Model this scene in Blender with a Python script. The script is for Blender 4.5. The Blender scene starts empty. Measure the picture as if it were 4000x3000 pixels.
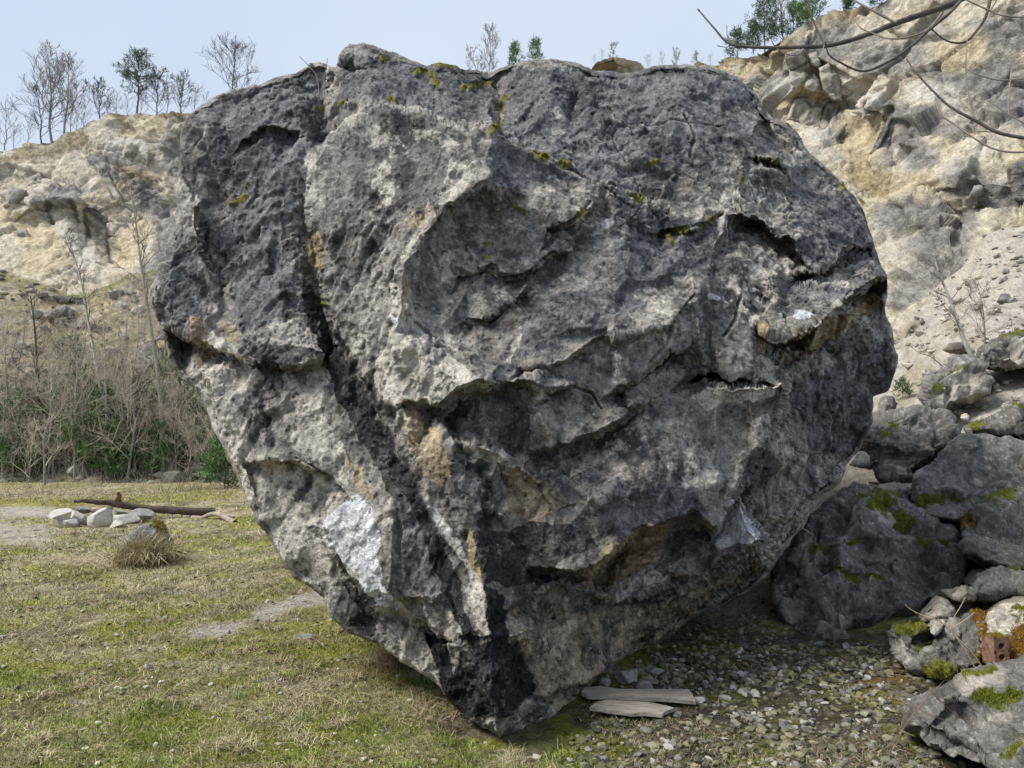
import bpy, math, random
import numpy as np
from mathutils import Vector, Matrix
from mathutils.geometry import delaunay_2d_cdt
from mathutils.kdtree import KDTree

# ------------------------------------------------------------------ camera
SC = bpy.context.scene
FPX = 683.0                      # focal length in pixels of a 1024 px wide picture
PITCH = math.radians(4.7)
CAM_H = 1.6
cam_d = bpy.data.cameras.new('camera')
cam_d.sensor_width = 36.0
cam_d.lens = 36.0 * FPX / 1024.0
cam_d.clip_start = 0.05
cam_d.clip_end = 2000.0
cam = bpy.data.objects.new('camera', cam_d)
SC.collection.objects.link(cam)
cam.location = (0, 0, CAM_H)
cam.rotation_euler = (math.radians(90) + PITCH, 0, 0)
SC.camera = cam

# ------------------------------------------------------------------ sky, sun, exposure
SUN_EL, SUN_AZ = math.radians(50), math.radians(-108)      # azimuth from +Y, clockwise
world = bpy.data.worlds.new('World'); SC.world = world
world.use_nodes = True
wn = world.node_tree; wn.nodes.clear()
w_out = wn.nodes.new('ShaderNodeOutputWorld')
w_bg = wn.nodes.new('ShaderNodeBackground')
w_sky = wn.nodes.new('ShaderNodeTexSky')
w_sky.sky_type = 'NISHITA'; w_sky.sun_disc = False
w_sky.sun_elevation = SUN_EL; w_sky.sun_rotation = SUN_AZ
w_sky.dust_density = 4.0; w_sky.air_density = 1.0
w_tc = wn.nodes.new('ShaderNodeTexCoord')
w_no = wn.nodes.new('ShaderNodeTexNoise'); w_no.inputs['Scale'].default_value = 1.6
w_no.inputs['Detail'].default_value = 4; w_no.inputs['Roughness'].default_value = 0.5
w_rp = wn.nodes.new('ShaderNodeValToRGB')
w_rp.color_ramp.elements[0].position = 0.30; w_rp.color_ramp.elements[0].color = (5.2, 6.25, 8.0, 1)
w_rp.color_ramp.elements[1].position = 0.70; w_rp.color_ramp.elements[1].color = (6.6, 7.45, 8.9, 1)
w_mx = wn.nodes.new('ShaderNodeMix'); w_mx.data_type = 'RGBA'
w_mx.inputs[0].default_value = 0.92
wn.links.new(w_tc.outputs['Generated'], w_no.inputs['Vector'])
wn.links.new(w_no.outputs['Fac'], w_rp.inputs['Fac'])
wn.links.new(w_sky.outputs['Color'], w_mx.inputs[6])
wn.links.new(w_rp.outputs['Color'], w_mx.inputs[7])
wn.links.new(w_mx.outputs[2], w_bg.inputs['Color'])
w_bg.inputs['Strength'].default_value = 0.068
wn.links.new(w_bg.outputs[0], w_out.inputs[0])

sun_d = bpy.data.lights.new('sun', 'SUN')
sun_d.energy = 3.1; sun_d.angle = math.radians(20); sun_d.color = (1.0, 0.965, 0.91)
sun = bpy.data.objects.new('sun', sun_d); SC.collection.objects.link(sun)
sdir = Vector((math.sin(SUN_AZ)*math.cos(SUN_EL), math.cos(SUN_AZ)*math.cos(SUN_EL), math.sin(SUN_EL)))
sun.rotation_euler = sdir.to_track_quat('Z', 'Y').to_euler()
sun.location = sdir*60

SC.view_settings.view_transform = 'Standard'
SC.view_settings.look = 'None'
SC.view_settings.exposure = 0.72
SC.view_settings.gamma = 1.0
SC.render.engine = 'CYCLES'
SC.cycles.max_bounces = 5

# ------------------------------------------------------------------ helpers
COL = SC.collection
K = 1024.0/2212.0
CP, SP = math.cos(PITCH), math.sin(PITCH)

def unproj(x, y, Y):
    """survey coordinates (2212 wide view) + distance -> world point (arrays)"""
    u = (np.asarray(x)*K-512.0)/FPX
    v = (384.0-np.asarray(y)*K)/FPX
    dy = CP - v*SP
    dz = SP + v*CP
    Y = np.asarray(Y)
    s = Y/dy
    return np.stack([u*s, Y+0*u, CAM_H+dz*s], -1)

def proj(P):
    P = np.asarray(P, float); d = P-np.array([0, 0, CAM_H])
    zc = d[..., 1]*CP+d[..., 2]*SP
    yc = -d[..., 1]*SP+d[..., 2]*CP
    return (d[..., 0]/zc*FPX+512)/K, (384-yc/zc*FPX)/K

def pt(x, y, Y): return Vector(unproj(x, y, Y).tolist())

def tag(o, label=None, cat=None, group=None, kind=None):
    if label: o['label'] = label
    if cat: o['category'] = cat
    if group: o['group'] = group
    if kind: o['kind'] = kind
    return o

def empty(name, loc=(0, 0, 0), rz=0.0):
    o = bpy.data.objects.new(name, None); o.location = loc; o.rotation_euler = (0, 0, rz)
    o.empty_display_size = 0.2
    COL.objects.link(o); return o

def mesh_np(name, V, F, mat=None, smooth=True, attrs=None, col=None):
    """V (n,3), F (m,3|4) int array or list of such"""
    me = bpy.data.meshes.new(name)
    V = np.ascontiguousarray(V, np.float32)
    Fs = F if isinstance(F, list) else [F]
    Fs = [np.asarray(f, np.int32) for f in Fs if len(f)]
    me.vertices.add(len(V)); me.vertices.foreach_set('co', V.ravel())
    nl = sum(f.size for f in Fs); nf = sum(len(f) for f in Fs)
    me.loops.add(nl); me.polygons.add(nf)
    me.loops.foreach_set('vertex_index', np.concatenate([f.ravel() for f in Fs]))
    tot = np.concatenate([np.full(len(f), f.shape[1], np.int32) for f in Fs])
    st = np.concatenate([[0], np.cumsum(tot)[:-1]]).astype(np.int32)
    me.polygons.foreach_set('loop_start', st)
    me.polygons.foreach_set('loop_total', tot)
    me.polygons.foreach_set('use_smooth', np.full(nf, smooth, bool))
    me.update(calc_edges=True)
    if col is not None:
        a = me.color_attributes.new('Col', 'FLOAT_COLOR', 'POINT')
        c = np.ones((len(V), 4), np.float32); c[:, :3] = col
        a.data.foreach_set('color', c.ravel())
    if attrs:
        for k, v in attrs.items():
            a = me.attributes.new(k, 'FLOAT', 'POINT')
            a.data.foreach_set('value', np.ascontiguousarray(v, np.float32))
    if mat: me.materials.append(mat)
    return me

def obj(name, me, parent=None, loc=None):
    o = bpy.data.objects.new(name, me); COL.objects.link(o)
    if parent is not None: o.parent = parent
    if loc is not None: o.location = loc
    return o

# ---- noise in numpy
def _hash(ix, iy, iz, seed):
    h = (ix.astype(np.uint32)*np.uint32(374761393) + iy.astype(np.uint32)*np.uint32(668265263)
         + iz.astype(np.uint32)*np.uint32(2147483647) + np.uint32((seed*2654435761) & 0xffffffff))
    h ^= h >> np.uint32(13); h *= np.uint32(1274126177); h ^= h >> np.uint32(16)
    h *= np.uint32(2246822519); h ^= h >> np.uint32(13)
    return h
def _h01(h): return (h & np.uint32(0xffffff)).astype(np.float32)/np.float32(16777215.0)

def vnoise(P, seed=0):
    P = np.asarray(P, np.float32)
    i = np.floor(P); f = P-i; i = i.astype(np.int32)
    f = f*f*(3-2*f)
    r = 0
    for dx in (0, 1):
        wx = f[:, 0] if dx else 1-f[:, 0]
        for dy in (0, 1):
            wy = f[:, 1] if dy else 1-f[:, 1]
            for dz in (0, 1):
                wz = f[:, 2] if dz else 1-f[:, 2]
                r = r + _h01(_hash(i[:, 0]+dx, i[:, 1]+dy, i[:, 2]+dz, seed))*(wx*wy*wz)
    return r*2-1

ROT = np.array([[0.36, 0.48, -0.8], [-0.8, 0.60, 0.0], [0.48, 0.64, 0.60]], np.float32)
def fbm(P, scale, octv=4, seed=0, gain=0.5, ridged=False):
    P = np.asarray(P, np.float32)*np.float32(scale); a = 1.0; s = 0; t = 0
    for k in range(octv):
        n = vnoise(P, seed+k*17)
        if ridged: n = 1-2*np.abs(n)
        s = s+a*n; t += a
        a *= gain; P = (P@ROT.T)*2.03+3.7
    return s/t

def facet(P, cell, seed=0, tilt=1.0, off=0.5, bevel=0.12):
    """broken-rock displacement: each voronoi cell is a tilted plane, joined to its neighbour by a short bevel"""
    Q = np.asarray(P, np.float32)/np.float32(cell)
    i = np.floor(Q).astype(np.int32)
    n = len(Q)
    b1 = np.full(n, 1e9, np.float32); b2 = np.full(n, 1e9, np.float32)
    d1 = np.zeros(n, np.float32); d2 = np.zeros(n, np.float32)
    c = np.float32(2/1023)
    for dx in (-1, 0, 1):
        for dy in (-1, 0, 1):
            for dz in (-1, 0, 1):
                cx, cy, cz = i[:, 0]+dx, i[:, 1]+dy, i[:, 2]+dz
                h = _hash(cx, cy, cz, seed)
                vx = Q[:, 0]-cx-(h & np.uint32(1023))*np.float32(1/1023)
                vy = Q[:, 1]-cy-((h >> np.uint32(10)) & np.uint32(1023))*np.float32(1/1023)
                vz = Q[:, 2]-cz-((h >> np.uint32(20)) & np.uint32(1023))*np.float32(1/1023)
                d = (vx*vx+vy*vy+vz*vz).astype(np.float32)
                m2 = d < b2
                if not m2.any(): continue
                k = np.nonzero(m2)[0]
                g = h[k]*np.uint32(2654435761) ^ (h[k] >> np.uint32(7))
                pl = tilt*(vx[k]*((g & np.uint32(1023))*c-1)+vy[k]*(((g >> np.uint32(10)) & np.uint32(1023))*c-1)+vz[k]*(((g >> np.uint32(20)) & np.uint32(1023))*c-1))
                pl = pl+off*(((g*np.uint32(747796405) >> np.uint32(12)) & np.uint32(1023))*c-1)
                dk = d[k]; first = dk < b1[k]
                kf = k[first]; ks = k[~first]
                b2[kf] = b1[kf]; d2[kf] = d1[kf]; b1[kf] = dk[first]; d1[kf] = pl[first]
                b2[ks] = dk[~first]; d2[ks] = pl[~first]
    e = np.sqrt(b2)-np.sqrt(b1)
    w = 0.5*(1-sstep(0, bevel, e))
    return (d1*(1-w)+d2*w)*cell, e

def warp(P, scale, amp, seed=0, octv=2):
    return P+amp*np.stack([fbm(P, scale, octv, seed+k*31) for k in range(3)], -1)

def sstep(a, b, x):
    t = np.clip((x-a)/(b-a), 0, 1); return t*t*(3-2*t)

def blur(A, n=1, m=None):
    for _ in range(n):
        P = np.pad(A, 1, mode='edge')
        A = (P[:-2, 1:-1]+P[2:, 1:-1]+P[1:-1, :-2]+P[1:-1, 2:]+4*A)/8
    return A

def inside_poly(xs, ys, poly):
    poly = np.asarray(poly); px, py = poly[:, 0], poly[:, 1]
    qx, qy = np.roll(px, -1), np.roll(py, -1)
    out = np.zeros((len(ys), len(xs)), bool)
    for j, y in enumerate(ys):
        m = (py > y) != (qy > y)
        if not m.any(): continue
        xc = np.sort(px[m]+(y-py[m])*(qx[m]-px[m])/(qy[m]-py[m]))
        out[j] = (np.searchsorted(xc, xs) % 2) == 1
    return out

def tin(points, lines, xs, ys):
    """control points/lines [(x,y,d)] -> depth grid by constrained triangulation"""
    vs = [tuple(p) for p in points]; ed = []
    for L in lines:
        k = len(vs); vs += [tuple(p) for p in L]
        ed += [(k+i, k+i+1) for i in range(len(L)-1)]
    vs2 = [Vector((p[0], p[1])) for p in vs]
    r = delaunay_2d_cdt(vs2, ed, [], 0, 0.01)
    NV, NF, OV = r[0], r[2], r[3]
    orig = np.array([[p[0], p[1], p[2]] for p in vs], float)
    D = np.zeros(len(NV))
    for i, v in enumerate(NV):
        if OV[i]:
            D[i] = orig[OV[i], 2].mean()
        else:
            d2 = (orig[:, 0]-v.x)**2+(orig[:, 1]-v.y)**2
            k = np.argsort(d2)[:4]; w = 1/(d2[k]+1); D[i] = (orig[k, 2]*w).sum()/w.sum()
    G = np.full((len(ys), len(xs)), np.nan)
    XY = np.array([[v.x, v.y] for v in NV])
    for f in NF:
        (x0, y0), (x1, y1), (x2, y2) = XY[f[0]], XY[f[1]], XY[f[2]]
        i0, i1 = np.searchsorted(xs, min(x0, x1, x2)), np.searchsorted(xs, max(x0, x1, x2), 'right')
        j0, j1 = np.searchsorted(ys, min(y0, y1, y2)), np.searchsorted(ys, max(y0, y1, y2), 'right')
        if i1 <= i0 or j1 <= j0: continue
        X, Yg = np.meshgrid(xs[i0:i1], ys[j0:j1])
        den = (y1-y2)*(x0-x2)+(x2-x1)*(y0-y2)
        if abs(den) < 1e-9: continue
        a = ((y1-y2)*(X-x2)+(x2-x1)*(Yg-y2))/den
        b = ((y2-y0)*(X-x2)+(x0-x2)*(Yg-y2))/den
        c = 1-a-b
        m = (a > -1e-6) & (b > -1e-6) & (c > -1e-6)
        sub = G[j0:j1, i0:i1]
        sub[m] = (a*D[f[0]]+b*D[f[1]]+c*D[f[2]])[m]
    if np.isnan(G).any():      # outside the hull: nearest value row by row / column by column
        for A in (G, G.T):
            for row in A:
                ok = ~np.isnan(row)
                if ok.any() and not ok.all():
                    idx = np.arange(len(row)); row[~ok] = np.interp(idx[~ok], idx[ok], row[ok])
        G = np.where(np.isnan(G), np.nanmean(G), G)
    return G

def rough_outline(poly, step, amp, seed):
    poly = np.asarray(poly, float); out = []
    n = len(poly)
    for i in range(n):
        a, b = poly[i], poly[(i+1) % n]
        L = np.hypot(*(b[:2]-a[:2])); k = max(1, int(L/step))
        for j in range(k):
            out.append(a+(b-a)*j/k)
    out = np.array(out)
    cx = np.roll(out[:, :2], -1, 0)-np.roll(out[:, :2], 1, 0)
    nn = np.stack([cx[:, 1], -cx[:, 0]], -1); nn /= np.linalg.norm(nn, axis=1)[:, None]+1e-9
    Q = np.concatenate([out[:, :2]/amp/10, np.full((len(out), 1), seed*7.7)], 1)
    d = fbm(Q, 1.0, 4, seed, gain=0.6)*amp*1.6
    out[:, :2] += nn*d[:, None]
    return out

def relief(outline, step, depthfn, curl=14, curl_d=0.12, rough=2.5, seed=1, xs=None, ys=None):
    """front surface of a rock seen inside an outline; returns dict with grid data"""
    O = rough_outline(outline, step*1.2, rough, seed)
    if xs is None:
        xs = np.arange(O[:, 0].min()-step*2, O[:, 0].max()+step*2, step)
        ys = np.arange(O[:, 1].min()-step*2, O[:, 1].max()+step*2, step)
    M = inside_poly(xs, ys, O)
    Mp = np.pad(M, 1)
    dil = np.zeros_like(M)
    for dj in (0, 1, 2):
        for di in (0, 1, 2):
            dil |= Mp[dj:dj+M.shape[0], di:di+M.shape[1]]
    X, Yg = np.meshgrid(xs, ys); X = X.copy(); Yg = Yg.copy()
    kd = KDTree(len(O))
    for i, p in enumerate(O): kd.insert((p[0], p[1], 0), i)
    kd.balance()
    use = dil
    # distance to rim (full where needed)
    er = M.copy(); dist = np.full(M.shape, 1e3)
    nband = int(max(curl, 1)/step)+2
    for _ in range(min(nband, 4000)):
        e = np.pad(er, 1)
        e2 = e[1:-1, 1:-1] & e[:-2, 1:-1] & e[2:, 1:-1] & e[1:-1, :-2] & e[1:-1, 2:]
        if not e2.any(): er = e2; break
        er = e2
    band = use & ~er
    jj, ii = np.nonzero(band)
    rimd = np.zeros(M.shape)
    has_d = O.shape[1] > 2
    for j, i in zip(jj, ii):
        co, idx, dd = kd.find((xs[i], ys[j], 0))
        dist[j, i] = dd if M[j, i] else 0
        if not M[j, i]:
            X[j, i], Yg[j, i] = co[0], co[1]
        if has_d: rimd[j, i] = O[idx, 2]
    D = depthfn(xs, ys, X, Yg, dist, M)
    t = np.clip(dist/curl, 0, 1)
    D = D+curl_d*(1-np.sqrt(np.clip(1-(1-t)**2, 0, 1)))
    return dict(xs=xs, ys=ys, X=X, Y=Yg, D=D, M=M, use=use, dist=dist, O=O)

def grid_normals(P):
    du = np.gradient(P, axis=1); dv = np.gradient(P, axis=0)
    n = np.cross(du, dv); n /= np.linalg.norm(n, axis=-1)[..., None]+1e-12
    # make them face the camera
    d = P-np.array([0, 0, CAM_H]); s = np.sign(-(n*d).sum(-1)); s[s == 0] = 1
    return n*s[..., None]

def grid_faces(use, M):
    idx = -np.ones(use.shape, np.int64); idx[use] = np.arange(use.sum())
    a, b, c, d = idx[:-1, :-1], idx[1:, :-1], idx[1:, 1:], idx[:-1, 1:]
    m4 = M[:-1, :-1] | M[1:, :-1] | M[1:, 1:] | M[:-1, 1:]
    ok = (a >= 0) & (b >= 0) & (c >= 0) & (d >= 0) & m4
    return np.stack([a[ok], b[ok], c[ok], d[ok]], -1)

def back_dome(O, Drim, thick, seed, rings=9, amp=0.05, stepk=4, rays=False):
    """closing back of a rock: rings shrinking away behind the outline"""
    O = O[::stepk]; Dr = Drim[::stepk]
    c = O[:, :2].mean(0); n = len(O); Vs = []
    for k in range(rings):
        a = k/(rings-1)*math.pi/2
        s = math.cos(a)**0.8 if k < rings-1 else 0.02
        if k == 0: s = 0.992
        xy = c+(O[:, :2]-c)*s
        base = Dr*min(s*1.2, 1)+Dr.mean()*(1-min(s*1.2, 1))
        dd = base+0.06+thick*math.sin(a)
        P = unproj(O[:, 0]*0+xy[:, 0], xy[:, 1], base+0.06)
        if rays: P = unproj(xy[:, 0], xy[:, 1], dd)
        else: P[:, 1] = dd                    # push straight back
        Vs.append(P)
    V = np.concatenate(Vs)
    f1, e1 = facet(warp(V, 1.2, 0.15, seed), 0.7, seed+5)
    V = V+np.array([0, 1, 0.2])*(f1*0.25)[:, None]*(np.repeat(np.arange(rings), n) > 0)[:, None]
    F = []
    i = np.arange(n); j = (i+1) % n
    for k in range(rings-1):
        F.append(np.stack([k*n+i, k*n+j, (k+1)*n+j, (k+1)*n+i], -1))
    return V, np.concatenate(F)

def stroke(X, Yg, P, pts, w, soft=0.5, wn_=None):
    """mask of a painted stain: polyline with width w (survey px); wn_ = noise field used to break its edge"""
    pts = np.asarray(pts, float); d = np.full(X.shape, 1e9)
    if len(pts) == 1: d = np.hypot(X-pts[0, 0], Yg-pts[0, 1])
    x0, x1 = pts[:, 0].min()-3*w, pts[:, 0].max()+3*w
    y0, y1 = pts[:, 1].min()-3*w, pts[:, 1].max()+3*w
    for a, b in zip(pts[:-1], pts[1:]):
        ab = b-a; t = np.clip(((X-a[0])*ab[0]+(Yg-a[1])*ab[1])/((ab**2).sum()+1e-9), 0, 1)
        d = np.minimum(d, np.hypot(X-a[0]-t*ab[0], Yg-a[1]-t*ab[1]))
    r = d/w
    if wn_ is not None: r = r+wn_
    return 1-sstep(1-soft, 1+soft, r)

def in_poly(x, y, poly):
    c = np.zeros(x.shape, bool); n = len(poly)
    for i in range(n):
        (x1, y1), (x2, y2) = poly[i], poly[(i+1) % n]
        if y1 == y2: continue
        c ^= ((y1 > y) != (y2 > y)) & (x < (x2-x1)*(y-y1)/(y2-y1)+x1)
    return c.astype(float)

# ------------------------------------------------------------------ materials
def nt(name, rough=0.9, spec=0.3):
    m = bpy.data.materials.new(name); m.use_nodes = True
    t = m.node_tree; b = t.nodes['Principled BSDF']
    b.inputs['Roughness'].default_value = rough
    b.inputs['Specular IOR Level'].default_value = spec
    return m, t, b
def N(t, ty, **kw):
    n = t.nodes.new(ty)
    for k, v in kw.items():
        if k in n.inputs: n.inputs[k].default_value = v
        else: setattr(n, k, v)
    return n

def rock_mat(name, sc=1.0, bump=0.6, amp=0.5, fine=60):
    """vertex colour 'Col' with fine mottling, speckle and bump"""
    m, t, b = nt(name, 0.92, 0.2)
    L = t.links.new
    vc = N(t, 'ShaderNodeVertexColor', layer_name='Col')
    geo = N(t, 'ShaderNodeNewGeometry')
    n1 = N(t, 'ShaderNodeTexNoise', Scale=fine*0.5*sc, Detail=6.0, Roughness=0.75)
    n2 = N(t, 'ShaderNodeTexNoise', Scale=fine*1.6*sc, Detail=4.0, Roughness=0.8)
    v1 = N(t, 'ShaderNodeTexVoronoi', Scale=fine*0.42*sc)
    v1.feature = 'DISTANCE_TO_EDGE'
    for n in (n1, n2, v1): L(geo.outputs['Position'], n.inputs['Vector'])
    r1 = N(t, 'ShaderNodeMapRange'); L(n1.outputs['Fac'], r1.inputs[0])
    r1.inputs[1].default_value = 0.32; r1.inputs[2].default_value = 0.68
    r1.inputs[3].default_value = 1-amp; r1.inputs[4].default_value = 1+amp*1.1
    r2 = N(t, 'ShaderNodeMapRange'); L(n2.outputs['Fac'], r2.inputs[0])
    r2.inputs[1].default_value = 0.35; r2.inputs[2].default_value = 0.72
    r2.inputs[3].default_value = 1-amp*0.5; r2.inputs[4].default_value = 1+amp*0.9
    mu = N(t, 'ShaderNodeMath', operation='MULTIPLY'); L(r1.outputs[0], mu.inputs[0]); L(r2.outputs[0], mu.inputs[1])
    mc = N(t, 'ShaderNodeVectorMath', operation='SCALE'); L(vc.outputs[0], mc.inputs[0]); L(mu.outputs[0], mc.inputs['Scale'])
    L(mc.outputs[0], b.inputs['Base Color'])
    ad = N(t, 'ShaderNodeMath', operation='ADD'); L(n1.outputs['Fac'], ad.inputs[0])
    ml = N(t, 'ShaderNodeMath', operation='MULTIPLY'); L(n2.outputs['Fac'], ml.inputs[0]); ml.inputs[1].default_value = 0.4
    L(ml.outputs[0], ad.inputs[1])
    vr = N(t, 'ShaderNodeMath', operation='MINIMUM'); L(v1.outputs['Distance'], vr.inputs[0]); vr.inputs[1].default_value = 0.12
    vm = N(t, 'ShaderNodeMath', operation='MULTIPLY_ADD'); L(vr.outputs[0], vm.inputs[0]); vm.inputs[1].default_value = 1.2
    L(ad.outputs[0], vm.inputs[2])
    bp = N(t, 'ShaderNodeBump', Strength=bump, Distance=0.03/sc); L(vm.outputs[0], bp.inputs['Height'])
    L(bp.outputs[0], b.inputs['Normal'])
    return m

def vc_mat(name, rough=0.9, spec=0.2, amp=0.25, scale=30, bump=0.0, trans=0.0):
    m, t, b = nt(name, rough, spec); L = t.links.new
    vc = N(t, 'ShaderNodeVertexColor', layer_name='Col')
    geo = N(t, 'ShaderNodeNewGeometry')
    n1 = N(t, 'ShaderNodeTexNoise', Scale=scale, Detail=4.0, Roughness=0.7); L(geo.outputs['Position'], n1.inputs['Vector'])
    r1 = N(t, 'ShaderNodeMapRange'); L(n1.outputs['Fac'], r1.inputs[0])
    r1.inputs[1].default_value = 0.3; r1.inputs[2].default_value = 0.7
    r1.inputs[3].default_value = 1-amp; r1.inputs[4].default_value = 1+amp
    mc = N(t, 'ShaderNodeVectorMath', operation='SCALE'); L(vc.outputs[0], mc.inputs[0]); L(r1.outputs[0], mc.inputs['Scale'])
    L(mc.outputs[0], b.inputs['Base Color'])
    if bump:
        bp = N(t, 'ShaderNodeBump', Strength=bump, Distance=0.02); L(n1.outputs['Fac'], bp.inputs['Height']); L(bp.outputs[0], b.inputs['Normal'])
    return m

def plain_mat(name, c1, c2, scale=20, rough=0.9, bump=0.3, stretch=None):
    m, t, b = nt(name, rough, 0.2); L = t.links.new
    tc = N(t, 'ShaderNodeTexCoord')
    mp = N(t, 'ShaderNodeMapping')
    if stretch: mp.inputs['Scale'].default_value = stretch
    n1 = N(t, 'ShaderNodeTexNoise', Scale=scale, Detail=6.0, Roughness=0.7)
    L(tc.outputs['Object'], mp.inputs[0]); L(mp.outputs[0], n1.inputs['Vector'])
    rp = N(t, 'ShaderNodeValToRGB'); L(n1.outputs['Fac'], rp.inputs[0])
    rp.color_ramp.elements[0].position = 0.33; rp.color_ramp.elements[0].color = (*c1, 1)
    rp.color_ramp.elements[1].position = 0.67; rp.color_ramp.elements[1].color = (*c2, 1)
    L(rp.outputs[0], b.inputs['Base Color'])
    if bump:
        bp = N(t, 'ShaderNodeBump', Strength=bump, Distance=0.02); L(n1.outputs['Fac'], bp.inputs['Height']); L(bp.outputs[0], b.inputs['Normal'])
    return m

M_ROCK = rock_mat('weathered_limestone', 1.0, 0.8, 0.42)
M_CLIFF = rock_mat('quarry_face', 0.14, 0.8, 0.30)
M_BOULD = rock_mat('lichened_boulder', 0.8, 0.8, 0.42)
def mixc(a, b, t):
    t = np.asarray(t)[..., None]; return a*(1-t)+np.asarray(b)*t
# ------------------------------------------------------------------ the great boulder
B_OUT = [(430,232,6.2),(460,210,6.3),(500,195,6.4),(535,192,6.5),(570,178,6.6),(605,168,6.65),(640,160,6.7),(668,142,6.75),(700,138,6.8),(728,150,6.6),
(735,120,6.5),(755,95,6.5),(785,88,6.5),(815,100,6.5),(830,108,6.5),(860,115,6.6),(890,130,6.6),(920,142,6.65),(945,138,6.7),(985,143,6.8),(1000,150,6.9),(1030,146,7.0),(1060,157,7.0),
(1085,145,6.9),(1110,137,6.9),(1150,128,6.85),(1190,123,6.8),(1250,136,6.9),(1290,150,7.1),(1340,158,7.2),(1385,150,7.0),(1410,142,6.95),(1440,140,6.9),(1490,139,6.9),(1530,141,6.9),(1560,150,6.9),
(1590,165,6.9),(1615,190,6.95),(1640,215,7.0),(1655,240,6.9),(1670,258,6.8),(1700,268,6.8),(1725,290,6.75),(1745,325,6.7),(1770,350,6.7),(1800,378,6.65),(1830,405,6.6),(1850,430,6.55),(1870,470,6.5),(1880,505,6.45),
(1893,540,6.4),(1905,570,6.3),(1920,600,6.25),(1915,640,6.3),(1912,680,6.35),(1928,715,6.3),(1935,760,6.25),(1938,800,6.2),(1915,842,6.25),(1885,858,6.3),(1882,910,6.3),(1868,945,6.3),(1858,975,6.3),
(1830,1008,6.3),(1815,1045,6.25),(1780,1068,6.2),(1750,1100,6.2),(1738,1130,6.15),(1700,1180,6.1),(1680,1205,6.1),(1665,1235,6.1),(1620,1280,6.0),(1560,1310,5.9),(1490,1338,5.8),(1440,1380,5.7),(1400,1402,5.45),
(1360,1420,5.2),(1310,1452,4.85),(1270,1490,4.55),(1230,1522,4.3),(1190,1552,4.1),(1130,1582,3.9),(1080,1597,3.8),(1020,1562,3.95),(975,1520,4.1),(935,1472,4.15),(880,1440,4.25),(820,1392,4.35),(760,1366,4.45),
(712,1330,4.5),(697,1290,4.6),(640,1250,4.7),(590,1182,4.8),(560,1130,4.85),(530,1070,4.9),(500,1010,5.0),(470,950,5.05),(452,900,5.15),(430,850,5.25),(395,820,5.3),(362,772,5.3),(345,700,5.35),
(322,655,5.4),(326,620,5.45),(350,560,5.5),(370,500,5.6),(385,440,5.65),(383,380,5.9),(388,310,6.0),(400,262,6.1)]

def lip(pts, dx, dy, dd):
    return [pts, [(x+dx, y+dy, d+dd) for x, y, d in pts]]

B_LINES = []
# crest of the front buttress and the set-back slab behind it
crest = [(690,315,5.55),(715,295,5.5),(750,268,5.45),(775,245,5.42),(800,228,5.4),(850,236,5.32),(900,240,5.25),(960,265,5.2),(1010,290,5.15),(1060,283,5.2),(1120,310,5.2),(1180,350,5.2),(1260,382,5.25),(1310,398,5.3),(1400,430,5.4)]
B_LINES += [crest, [(x+2, y-5, d+(0.55 if x < 1060 else 0.18)) for x, y, d in crest]]
B_LINES += [[(728,152,6.45),(722,200,6.3),(716,250,6.15),(735,262,6.05)], [(705,152,6.75),(700,210,6.5),(690,285,6.1)]]
B_LINES += [[(1150,150,6.6),(1190,195,6.25),(1170,240,6.05),(1130,285,5.8)], [(1105,165,6.8),(1090,230,6.5),(1068,272,6.1)]]
B_LINES += [[(1250,175,6.6),(1330,190,6.6),(1375,210,6.5),(1375,165,6.75)]]
# left crack: main left face steps behind the buttress
ck = [(686,320,5.55),(664,360,5.5),(678,420,5.35),(672,480,5.25),(700,540,5.15),(698,600,5.05),(712,660,4.98),(740,740,4.85)]
B_LINES += [ck, [(x-14, y+4, d+0.22) for x, y, d in ck]]
# central prow, its overhang and the ridge below
B_LINES += [[(905,250,5.22),(950,300,5.0),(985,350,4.82),(1040,392,4.55)], [(1040,392,4.55),(1018,412,4.57),(985,436,4.60),(962,440,4.62),(950,470,4.60),(912,500,4.60),(905,530,4.56),(878,560,4.50),(868,590,4.45)],
            [(1052,400,4.78),(1036,430,4.86),(985,470,4.80),(940,500,4.70),(925,540,4.68),(892,600,4.58),(905,640,4.52)],
            [(868,590,4.45),(862,650,4.42),(850,720,4.35),(868,790,4.3)],
            [(985,560,4.78),(965,640,4.66),(960,720,4.45),(1000,770,4.2),(1056,826,3.92)],
            [(780,330,5.25),(790,430,5.05),(815,520,4.85),(790,620,4.8)],
            [(840,350,5.05),(870,430,4.85),(860,520,4.75)]]
B_LINES += [[(940,878,4.1),(965,862,4.05),(985,832,3.98),(1020,828,3.92),(1056,826,3.92)], [(945,893,4.42),(968,912,4.45),(1000,880,4.42),(1035,855,4.3),(1066,838,4.22)]]
# central face ledges
B_LINES += lip([(985,582,4.72),(1055,572,4.68),(1085,590,4.66),(1130,588,4.66),(1160,560,4.7),(1190,545,4.75)], 4, 12, 0.10)
B_LINES += lip([(1180,498,4.85),(1215,488,4.85),(1248,468,4.9),(1270,445,5.0)], 5, 12, 0.12)
B_LINES += lip([(1005,690,4.6),(1060,690,4.58),(1110,650,4.62),(1145,615,4.66)], 3, 9, 0.06)
B_LINES += lip([(1122,795,4.36),(1180,785,4.36),(1240,765,4.4),(1300,735,4.46),(1380,725,4.5),(1450,690,4.62),(1500,640,4.8)], 5, 10, 0.08)
B_LINES += lip([(1085,828,4.25),(1145,812,4.25),(1180,835,4.3)], 0, 16, 0.22)
B_LINES += [[(1172,842,4.3),(1150,900,4.32),(1135,960,4.28),(1095,1040,4.25)], [(1160,850,4.46),(1135,905,4.46),(1100,965,4.42)]]
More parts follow.
